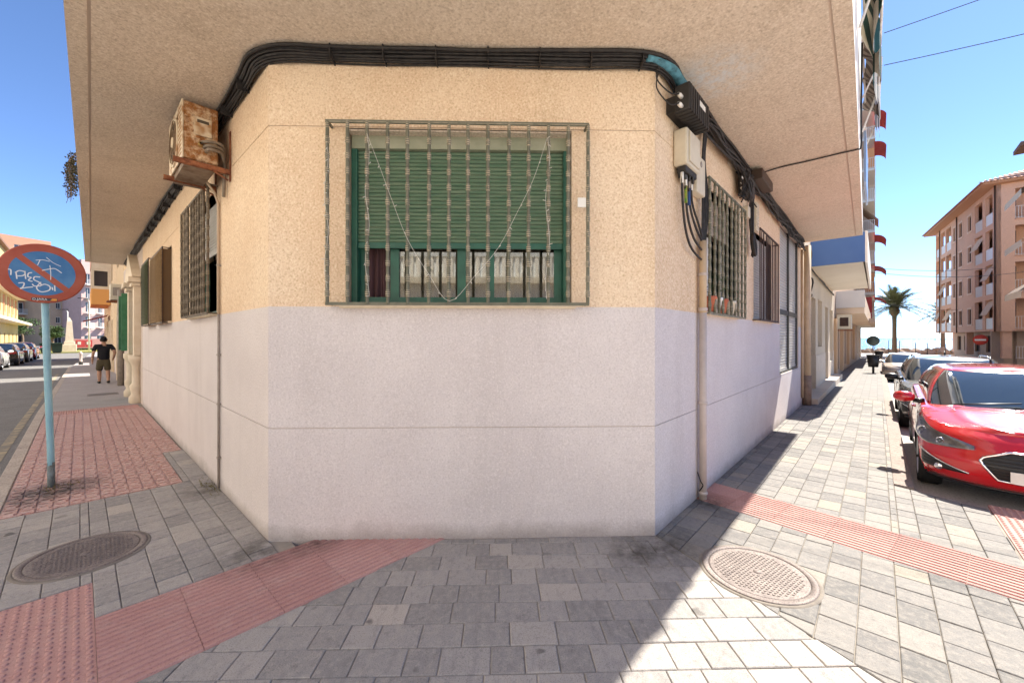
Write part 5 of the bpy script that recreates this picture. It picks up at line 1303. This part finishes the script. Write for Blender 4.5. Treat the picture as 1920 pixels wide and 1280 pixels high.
for i, (x, y) in enumerate(((-1.9, 78.5), (-.4, 79), (.6, 79.5))):
    t = thing('shrub', 'low green shrub on the lawn, %s from the left' % ['first', 'second', 'third'][i], 'shrub', (x, y, 0), 0, 'shrubs on the lawn')
    m = MB(); leaves(m, (x, y, .35), .75, .6, .42, 500, .14, 90+i, .1); m.build('foliage', M_LEAF, t, fix=False); m = MB(); m.tube([(x, y, 0), (x, y, .4)], .05, 5); m.build('stem', M_TRUNK, t)
# ------------------------------------------------------------------ cars
def paint(name, c, rough=.22, metal=0.):
    if name in MATS: return MATS[name]
    b = NB(name); b.b.inputs['Coat Roughness'].default_value = .04; MATS[name] = b.out(c, rough, metal, .5, 1.); return MATS[name]
M_CARGLASS = glass('car_glass', (.03, .045, .055), .015, 1.); M_CARGLASS.node_tree.nodes['Principled BSDF'].inputs['Coat Weight'].default_value = 1; M_CARGLASS.node_tree.nodes['Principled BSDF'].inputs['Coat IOR'].default_value = 1.9
M_TYRE = surf('tyre', (.014, .014, .014), (.022, .021, .02), 30., rough=.85)
M_RIM = surf('alloy', (.55, .55, .56), rough=.28, metal=.9)
M_CHROME = surf('chrome', (.82, .82, .82), rough=.12, metal=1.)
M_TRIM = surf('black_trim', (.012, .012, .013), rough=.45, spec=.5)
M_LENS = clear('lamp_lens', (.92, .94, .95), .01)
M_LAMPBACK = surf('lamp_bowl', (.50, .48, .46), (.25, .24, .23), 14., rough=.3, metal=.5)
M_TAIL = surf('tail_lamp', (.35, .02, .02), rough=.15, spec=.6)
def interp(xs, ys, x):
    if x <= xs[0]: return ys[0]
    for i in range(len(xs)-1):
        if x <= xs[i+1]:
            t_ = (x-xs[i])/(xs[i+1]-xs[i]); t_ = t_*t_*(3-2*t_)*.5+t_*.5; return lerp(ys[i], ys[i+1], t_)
    return ys[-1]
def se(a, n): return math.copysign(abs(math.sin(a))**(2/n), math.sin(a)), math.copysign(abs(math.cos(a))**(2/n), math.cos(a))
def car(label, loc, rz, body, L=4.34, Wd=.9, H=1.455, detail=True, cat='car', group=None, suv=0., tail=True):
    t = thing('parked_car', label, cat, loc, rz, group)
    T1, T2 = .30, .72; wf, wr_ = .88, L-.80; rw = .325+.02*suv; ra = rw+.055
    ks = [0, .14, .30, .52, .74, .90, 1.]
    XF = [.20, .06, .02, .0, .05, .13, .24]; XR = [.16, .05, .0, .01, .05, .08, .13]; WK = [.94, .975, 1., 1.0, .985, .965, .935]
    SHX = [0, .25, 1.2, 2.2, L-.6, L]; SHZ = [.74+.1*suv, .79+.1*suv, .93+.08*suv, .955+.08*suv, .99+.08*suv, .97+.08*suv]
    def S(u, k, off=0.):
        xf, xr, w_ = interp(ks, XF, k), L-interp(ks, XR, k), interp(ks, WK, k)*Wd+off; cf, cr = .78, .50
        if u < T1:
            s_, c_ = se(u/T1*math.pi/2, 2.7); x = xf-off+cf*(1-c_); y = w_*s_
        elif u < T2: x = lerp(xf+cf, xr-cr, (u-T1)/(T2-T1)); y = w_
        else:
            s_, c_ = se((1-(u-T2)/(1-T2))*math.pi/2, 3.2); x = xr+off-cr*(1-c_); y = w_*s_
        zs = interp(SHX, SHZ, x)-(.05 if u < T1*.5 else 0)*0
        zb = .20+.10*suv+(.06 if x > L-.4 else 0)
        return Vector((x, y, lerp(zb, zs, k)))
    mir = lambda p, s_: Vector((p.x, p.y*s_, p.z))
    # lower shell with wheel arches
    m = MB()
    NU, NV = 150, 22
    for s_ in (1, -1):
        pts = {}; inside = {}
        for i in range(NU+1):
            for j in range(NV+1):
                p = S(i/NU, j/NV); ins = False
                for wx in (wf, wr_):
                    d = Vector((p.x-wx, p.z-rw))
                    if d.length < ra and abs(p.y) > .5*Wd: ins = True; d = d.normalized()*ra if d.length > .01 else Vector((0, ra)); q = Vector((wx+d.x, p.y, rw+d.y)); break
                pts[i, j] = p; inside[i, j] = q if ins else None
        k0 = len(m.v); idx = {}
        for i in range(NU+1):
            for j in range(NV+1):
                idx[i, j] = len(m.v); p = inside[i, j] or pts[i, j]; m.v.append(mir(p, s_))
        for i in range(NU):
            for j in range(NV):
                c4 = [(i, j), (i+1, j), (i+1, j+1), (i, j+1)]
                if all(inside[c] is not None for c in c4): continue
                m.f.append([idx[c] for c in c4]); m.sm.append(True)
    # bonnet and deck
    def deck(u, v):
        p = S(u, 1.); e = (1-v); cr = .055 if p.x < 1.6 else .02
        y = p.y*e; f = 1-e**2.2
        return Vector((p.x-.10*(1-e*e)*(1 if u < T1 else 0)*min(1, p.y/Wd)*.6, y, p.z+cr*f*min(1, p.y/(.6*Wd))+.012*math.exp(-((e-.62)/.05)**2)*(1 if .25 < p.x < 1.4 else 0)))
    for s_ in (1, -1): m.grid(lambda u, v: mir(deck(u, v), s_), 90, 16)
    sh = m.build('body', body, t, local=True)
    # greenhouse
    zr = H
    def G_(u, k, off=0.):
        T1g, T2g = .26, .78
        bx0, bx1, rx0, rx1 = .98, L-.22, 1.78-.1*suv, L-.62+.2*suv
        bul = .03*math.sin(k*math.pi)
        fx = lerp(bx0, rx0, k)-bul*.6; rx = lerp(bx1, rx1, k**1.3)+bul; w_ = lerp(.865, .655+.03*suv, k**1.15)*Wd+bul+off; cf = lerp(.52, .34, k); cr = lerp(.35, .25, k)
        if u < T1g: s_, c_ = se(u/T1g*math.pi/2, 2.6); x = fx-off+cf*(1-c_); y = w_*s_
        elif u < T2g: x = lerp(fx+cf, rx-cr, (u-T1g)/(T2g-T1g)); y = w_
        else: s_, c_ = se((1-(u-T2g)/(1-T2g))*math.pi/2, 3.); x = rx+off-cr*(1-c_); y = w_*s_
        zb = interp(SHX, SHZ, x)-.01; zt = zr-.055-.03*max(0, (x-2.6)/(L-2.6))**2*1.5-.05*max(0, (2.0-x)/.4)**2*.4
        return Vector((x, y, lerp(zb, zt, math.sin(k*math.pi/2)*.25+k*.75)))
    ws = lambda u, k: u < .215 and .05 < k < .95
    sw = lambda u, k: (.275 < u < .465 or .485 < u < .68) and .07 < k < .90 and (k < .90-(.0 if u > .31 else (.31-u)*6))
    bw = lambda u, k: u > .82 and .12 < k < .88
    roofm, wsm, bwm = MB(), MB(), MB()
    for s_ in (1, -1):
        roofm.grid(lambda u, v: mir(G_(u, v), s_), 100, 25, keep=lambda u, v: not (ws(u, v) or sw(u, v) or bw(u, v)))
        wsm.grid(lambda u, v: mir(G_(u, v, -.003), s_), 100, 25, keep=ws)
        bwm.grid(lambda u, v: mir(G_(u, v, -.003), s_), 100, 25, keep=bw)
        def rc(u, v):
            p = G_(u, 1.); e = 1-v; cx = lerp(p.x, lerp(1.9, L-.8, u), v); return Vector((cx, p.y*e, p.z+.055*(1-e*e)))
        roofm.grid(lambda u, v: mir(rc(u, v), s_), 60, 10)
    roofm.build('cabin', body, t, local=True); wsm.build('windscreen', M_CARGLASS, t, local=True); bwm.build('rear_window', M_CARGLASS, t, local=True)
    for s_ in (1, -1):
        for lo, hi in ((.275, .465), (.485, .68)):
            x_ = MB().grid(lambda u, v: mir(G_(u, v, -.003), s_), 100, 25, keep=lambda u, v: sw(u, v) and lo < u < hi); x_.build('side_window', M_CARGLASS, t, local=True)
    MB().box(.35, L-.35, -.70*Wd, .70*Wd, .21+.08*suv, .72).build('underbody', M_TRIM, t, local=True)
    # wheels
    for wx in (wf, wr_):
        for s_ in (1, -1):
            c = Vector((wx, s_*(Wd-.115), rw)); w0 = MB().lathe([(rw*.70, -.10), (rw*.93, -.105), (rw, -.07), (rw, .07), (rw*.93, .105), (rw*.70, .10)], c, (0, s_, 0), 36).build('wheel', M_TYRE, t, local=True)
            m = MB(); m.lathe([(rw*.70, -.09), (rw*.70, .10), (rw*.66, .102), (rw*.64, .06), (rw*.64, -.05)], c, (0, s_, 0), 30); m.lathe([(0, .075), (.05, .075), (.06, .05), (.06, .02), (0, .02)], c, (0, s_, 0), 16)
            for k in range(5):
                for dd in (-.12, .12):
                    a = k*2*math.pi/5+dd; a2 = k*2*math.pi/5+dd*1.6; e = Vector((math.cos(a), 0, math.sin(a))); e2 = Vector((math.cos(a2), 0, math.sin(a2)))
                    m.tube([c+e*.04+Vector((0, s_*.055, 0)), c+e2*rw*.66+Vector((0, s_*.075, 0))], [.022, .016], 5)
            m.build('rim', M_RIM, w0, local=True)
            MB().lathe([(rw*.64, .0), (0, .0)], c, (0, s_, 0), 24).build('brake_disc', M_TRIM, w0, local=True)
    # mirrors, handles, seams
    for s_ in (1, -1):
        m = MB(); c = Vector((1.50, s_*(Wd+.10), 1.0+.08*suv))
        m.grid(lambda u, v: c+Vector((.10*math.sin(v*math.pi)*math.cos(u*6.2832)-.02, .115*math.cos(v*math.pi)*s_, .072*math.sin(v*math.pi)**.8*math.sin(u*6.2832)*(1.1 if u < .5 else 1))), 16, 10)
        mr = m.build('door_mirror', body if not suv else M_TRIM, t, local=True)
        MB().tube([c+Vector((.02, -s_*.10, -.045)), Vector((1.47, s_*(Wd*.9), .955+.08*suv))], [.03, .04], 7).build('mirror_arm', M_TRIM, mr, local=True)
        MB().box(c.x+.062, c.x+.068, c.y-.09, c.y+.09, c.z-.05, c.z+.05).build('mirror_glass', M_CHROME, mr, local=True)
        for u in (.355, .53, .665):
            MB().tube([mir(S(u, k/8, .0005), s_) for k in range(1, 9)], .0035, 4).build('door_seam', M_TRIM, t, local=True)
        for u in (.495, .63):
            p = S(u, .80, .012); MB().box(p.x-.09, p.x+.09, s_*p.y-.012, s_*p.y+.012, p.z-.014, p.z+.014).build('door_handle', body, t, local=True, bevel=.006)
        MB().tube([mir(S(lerp(.33, .69, i/10), .10, .004), s_) for i in range(11)], .022, 5).build('sill_trim', M_TRIM, t, local=True)
    # lamps and front trim
    def patch(name, mat, u0, u1, klo, khi, off, par, s_, nu=20, nv=8):
        m = MB(); m.grid(lambda a, b: mir(S(lerp(u0, u1, a), lerp(klo(a), khi(a), b), off*(1 if 0 < b < 1 and 0 < a < 1 else .2)), s_), nu, nv); return m.build(name, mat, par, local=True)
    for s_ in (1, -1):
        lo = lambda a: lerp(.75, .63, math.sin(min(1, a*1.3)*1.57))+.07*a*a; hi = lambda a: lerp(.80, .965, min(1, a*1.3)**.8)-.06*max(0, a-.75)*4*(a-.75)
        hl = patch('headlight', M_LAMPBACK, .088, .315, lo, hi, .004, t, s_)
        if detail:
            for uu, kk, r0 in ((.245, .80, .058), (.165, .765, .038)):
                c = S(uu, kk, .0); c2 = S(uu, kk, .05); n = mir((c2-c), s_).normalized(); m = MB(); m.lathe([(r0, -.01), (r0*1.12, .012), (r0*.95, .018), (r0*.72, .004)], mir(c, s_), n, 20); m.build('lamp_ring', M_CHROME, hl, local=True)
                m = MB(); m.lathe([(r0*.72, .004), (r0*.6, .02), (r0*.3, .03), (0, .033)], mir(c, s_), n, 16); m.build('projector', M_CARGLASS, hl, local=True)
            patch('lens', M_LENS, .085, .318, lambda a: lo(a)-.005, lambda a: hi(a)+.005, .024, hl, s_)
            fg = patch('fog_vent', M_TRIM, .100, .240, lambda a: .22+.05*(1-a), lambda a: lerp(.30, .52, a), .003, t, s_)
            MB().tube([mir(S(lerp(.095, .240, i/12), lerp(.29, .53, i/12)+.01, .008), s_) for i in range(13)], .008, 5).build('chrome_strip', M_CHROME, fg, local=True)
            c = S(.165, .29, .01); MB().lathe([(0, .01), (.03, .008), (.036, 0)], mir(c, s_), (-1, .3*s_, 0), 12).build('fog_lamp', M_CHROME, fg, local=True)
            for kk in (.30, .36, .42): MB().tube([mir(S(lerp(.16, .23, i/6), kk, .006), s_) for i in range(7)], .005, 4).build('vent_bar', M_TRIM, fg, local=True)
        patch('tail_light', M_TAIL, .80, .93, lambda a: .72, lambda a: .95-.1*a, .006, t, s_)
    gl_ = [(.0, .80), (.034, .80), (.072, .66), (.077, .60), (.050, .28), (.0, .26)]
    m = MB()
    for s_ in (1, -1):
        ulo, uhi = .26, .80
        def gf(a, b):
            k = lerp(.26, .80, b); um = interp([.26, .28, .60, .66, .80], [.045, .050, .077, .072, .034], k); return mir(S(a*um, k, .003), s_)
        m.grid(gf, 10, 14)
    gr = m.build('grille', M_TRIM, t, local=True)
    path = [S(u, k, .010) for u, k in gl_]; pth = [mir(p, -1) for p in path[::-1]]+path
    if detail:
        dense = []
        for i in range(len(gl_)-1):
            for q in range(6): dense.append((lerp(gl_[i][0], gl_[i+1][0], q/6), lerp(gl_[i][1], gl_[i+1][1], q/6)))
        dense.append(gl_[-1]); P1 = [S(u, k, .010) for u, k in dense]
        for s_ in (1, -1): MB().tube([mir(p, s_) for p in P1], .012, 6).build('grille_surround', M_CHROME, gr, local=True)
        for kk in [.31+.065*i for i in range(8)]:
            um = interp([.26, .28, .60, .66, .80], [.045, .050, .077, .072, .034], kk)*.96
            MB().tube([mir(S(abs(x_)*um, kk, .008), 1 if x_ >= 0 else -1) for x_ in [i/8-1 for i in range(17)]], .006, 4).build('grille_bar', M_BLK, gr, local=True)
    MB().box(-.035, -.02, -.26, .26, .36, .47).build('number_plate', M_WHITE, t, local=True)
    MB().box(L+.005, L+.015, -.26, .26, .62, .73).build('number_plate', M_WHITE, t, local=True)
    MB().tube([mir(S(.30*abs(i/10-1), .03, .006), 1 if i >= 10 else -1) for i in range(21)], .02, 5).build('front_lip', M_TRIM, t, local=True)
    if detail:
        for y0, y1 in ((.62, .02), (.10, -.5)):
            MB().tube([Vector((1.02+.10*abs(y0), y0*Wd, .985+.08*suv)), Vector((1.10+.04, y1*Wd, 1.045+.08*suv))], .009, 5).build('wiper', M_TRIM, t, local=True)
        if suv:
            for s_ in (1, -1): MB().tube([mir(G_(lerp(.36, .74, i/8), 1., .01)+Vector((0, -.03, .045 if 0 < i < 8 else .0)), s_) for i in range(9)], .016, 6).build('roof_rail', M_CHROME, t, local=True)
        MB().tube([(L-1.1, 0, H-.03), (L-1.0, 0, H+.09)], [.02, .008], 6).build('aerial', M_TRIM, t, local=True)
    return t
SZ = lambda x: -.10-.022*max(0, min(x, 26)-6)-.004*max(0, min(x, 60)-26)
car('shiny red hatchback with a chrome framed grille parked first on the right kerb', (6.38, -1.25, -.125), math.radians(-1.0), paint('red_paint', (.56, .012, .016)), L=4.34, H=1.44)
car('dark grey hatchback with black mirrors parked behind the red one', (11.3, -1.24, -.235), 0, paint('grey_paint', (.16, .165, .165), .25, .5), L=4.4, H=1.52, suv=.55)
car('beige car parked last in the row on the right street', (27.6, -1.08, -.56), 0, paint('beige_paint', (.48, .40, .32), .3, .3), L=4.1, H=1.46, detail=False)
gL = 'cars parked along the left street'
for lb, y, x, nm, c in (('white car parked nearest on the far side of the left street', 39.4, -3.75, 'white_car', (.72, .71, .68)), ('black car parked just beyond the white one on the left street', 44.6, -3.5, 'black_car', (.012, .012, .014)), ('dark grey car parked before the red one on the left street', 49.4, -3.35, 'dark_car', (.05, .052, .056)), ('red car parked last in the row on the left street', 54.6, -3.25, 'red_car', (.45, .02, .018))):
    car(lb, (x, y, -.11), -math.pi/2-.02, paint(nm, c), L=4.1, H=1.46, detail=False, group=gL)
# ------------------------------------------------------------------ walking man seen from behind
pm = thing('person', 'man in black T-shirt olive shorts and dark cap walking away on the left footway', 'person', (.60, 21.3, 0))
def skin_mesh(name, V, E, mat, root=0, sub=2):
    me = bpy.data.meshes.new(name); me.from_pydata([v[:3] for v in V], E, []); o = bpy.data.objects.new(name, me); COL.objects.link(o)
    sk_ = o.modifiers.new('skin', 'SKIN'); sk_.use_smooth_shade = True
    for i, v in enumerate(V):
        d = me.skin_vertices[0].data[i]; d.radius = (v[3], v[4] if len(v) > 4 else v[3]); d.use_root = (i == root)
    s_ = o.modifiers.new('sub', 'SUBSURF'); s_.levels = s_.render_levels = sub
    dg_ = bpy.context.evaluated_depsgraph_get(); m2 = bpy.data.meshes.new_from_object(o.evaluated_get(dg_)); bpy.data.objects.remove(o)
    m2.name = name; m2.materials.clear(); m2.materials.append(mat); return link(name, m2, mat, pm)
M_SKIN = surf('skin', (.42, .24, .16), (.38, .21, .14), 8., rough=.6)
M_TEE = surf('black_tee', (.012, .012, .016), rough=.9); M_SHORT = surf('olive_shorts', (.075, .06, .035), (.09, .075, .045), 5., rough=.95)
M_SHOE = surf('black_shoe', (.014, .014, .014), rough=.7); M_HAIR = surf('dark_hair', (.02, .015, .012), rough=.8)
V = [(0, 0, .95, .15, .11), (0, .02, 1.15, .14, .10), (0, .03, 1.36, .15, .10), (0, .03, 1.47, .06), (0, .05, 1.55, .055), (0, .06, 1.63, .085, .10), (0, .06, 1.71, .07),
     (-.09, 0, .86, .095), (-.11, .12, .50, .062), (-.11, .02, .30, .066), (-.11, -.04, .09, .042), (-.115, .06, .04, .045), (-.12, .14, .03, .035),
     (.09, 0, .86, .095), (.11, .03, .49, .062), (.115, -.14, .28, .064), (.115, -.26, .13, .042), (.12, -.19, .05, .044), (.125, -.11, .03, .035),
     (-.19, .03, 1.39, .062), (-.27, -.02, 1.12, .046), (-.29, .02, .88, .036), (-.29, .03, .80, .034, .02),
     (.19, .03, 1.39, .062), (.30, -.10, 1.15, .046), (.27, .02, .95, .036), (.25, .07, .89, .034, .02)]
E_ = [(0, 1), (1, 2), (2, 3), (3, 4), (4, 5), (5, 6), (0, 7), (7, 8), (8, 9), (9, 10), (10, 11), (11, 12), (0, 13), (13, 14), (14, 15), (15, 16), (16, 17), (17, 18), (2, 19), (19, 20), (20, 21), (21, 22), (2, 23), (23, 24), (24, 25), (25, 26)]
for (hi_, base, dz) in ((22, Vector((-.29, .03, .80)), Vector((0, .02, -.09))), (26, Vector((.25, .07, .89)), Vector((-.02, .05, -.07)))):
    for k in range(5):
        o_ = Vector((.0, -.03+.017*k, 0)); n = len(V); p1 = base+o_+dz*(.55 if k else .3); p2 = base+o_*1.1+dz*(1.05-.08*abs(k-2.5))*(1 if k else .7)
        V += [(p1.x, p1.y-(0 if k else .02), p1.z, .0095), (p2.x+(.012), p2.y-(0 if k else .02), p2.z, .008)]; E_ += [(hi_, n), (n, n+1)]
bd = skin_mesh('body', V, E_, M_SKIN)
Vt = [(0, 0, .78, .185, .14), (0, .01, 1.02, .18, .135), (0, .02, 1.2, .175, .125), (0, .03, 1.36, .17, .115), (0, .03, 1.455, .08), (-.20, .03, 1.395, .075), (-.245, .01, 1.26, .072), (-.262, .0, 1.18, .066), (.20, .03, 1.395, .075), (.258, -.03, 1.27, .072), (.28, -.06, 1.20, .066)]
skin_mesh('t_shirt', Vt, [(0, 1), (1, 2), (2, 3), (3, 4), (3, 5), (5, 6), (6, 7), (3, 8), (8, 9), (9, 10)], M_TEE)
Vs = [(0, 0, 1.02, .165, .12), (0, 0, .86, .165, .125), (-.095, .03, .70, .112), (-.112, .10, .46, .10), (.095, .01, .70, .112), (.112, .025, .46, .10)]
skin_mesh('shorts', Vs, [(0, 1), (1, 2), (2, 3), (1, 4), (4, 5)], M_SHORT)
for (x, y, z, ry) in ((-.115, .03, .0, 0), (.12, -.21, .02, .5)):
    m = MB(); m.grid(lambda u, v: Vector((x+.052*math.cos(u*6.283)*math.sin(v*3.1416), y+.14*math.cos(v*3.1416)+.02, .05+z+.05*math.sin(u*6.283)*math.sin(v*3.1416)-(.02 if math.sin(u*6.283) > 0 and math.cos(v*3.14) > .3 else 0))), 14, 10); m.build('shoe', M_SHOE, pm, local=True)
m = MB(); m.grid(lambda u, v: Vector((.092*math.cos(u*6.283)*math.sin(v*1.75), .06+.11*math.sin(u*6.283)*math.sin(v*1.75), 1.65+.115*math.cos(v*1.75))), 18, 8); m.build('cap', M_TEE, pm, local=True)
m = MB(); m.grid(lambda u, v: Vector((.088*math.cos(3.14+u*3.14), .055+.102*math.sin(3.14+u*3.14), 1.56+.09*v)), 12, 3); m.build('hair', M_HAIR, pm, local=True, fix=False)
m = MB(); m.grid(lambda u, v: Vector((.08*math.cos(u*3.14), .10+.16*math.sin(u*3.14)*v, 1.665-.01*v)), 10, 2); m.build('cap_peak', M_TEE, pm, local=True, fix=False)
for s_ in (-1, 1): MB().grid(lambda u, v: Vector((s_*.092+.014*math.cos(u*6.28)*math.sin(v*3.14), .07+.02*math.sin(u*6.28)*math.sin(v*3.14), 1.615+.033*math.cos(v*3.14))), 8, 6).build('ear', M_SKIN, pm, local=True)
m = MB(); m.lathe([(0, .03), (.014, .015), (.018, 0)], (0, .155, 1.60), (0, 1, 0), 8); m.build('nose', M_SKIN, pm, local=True)
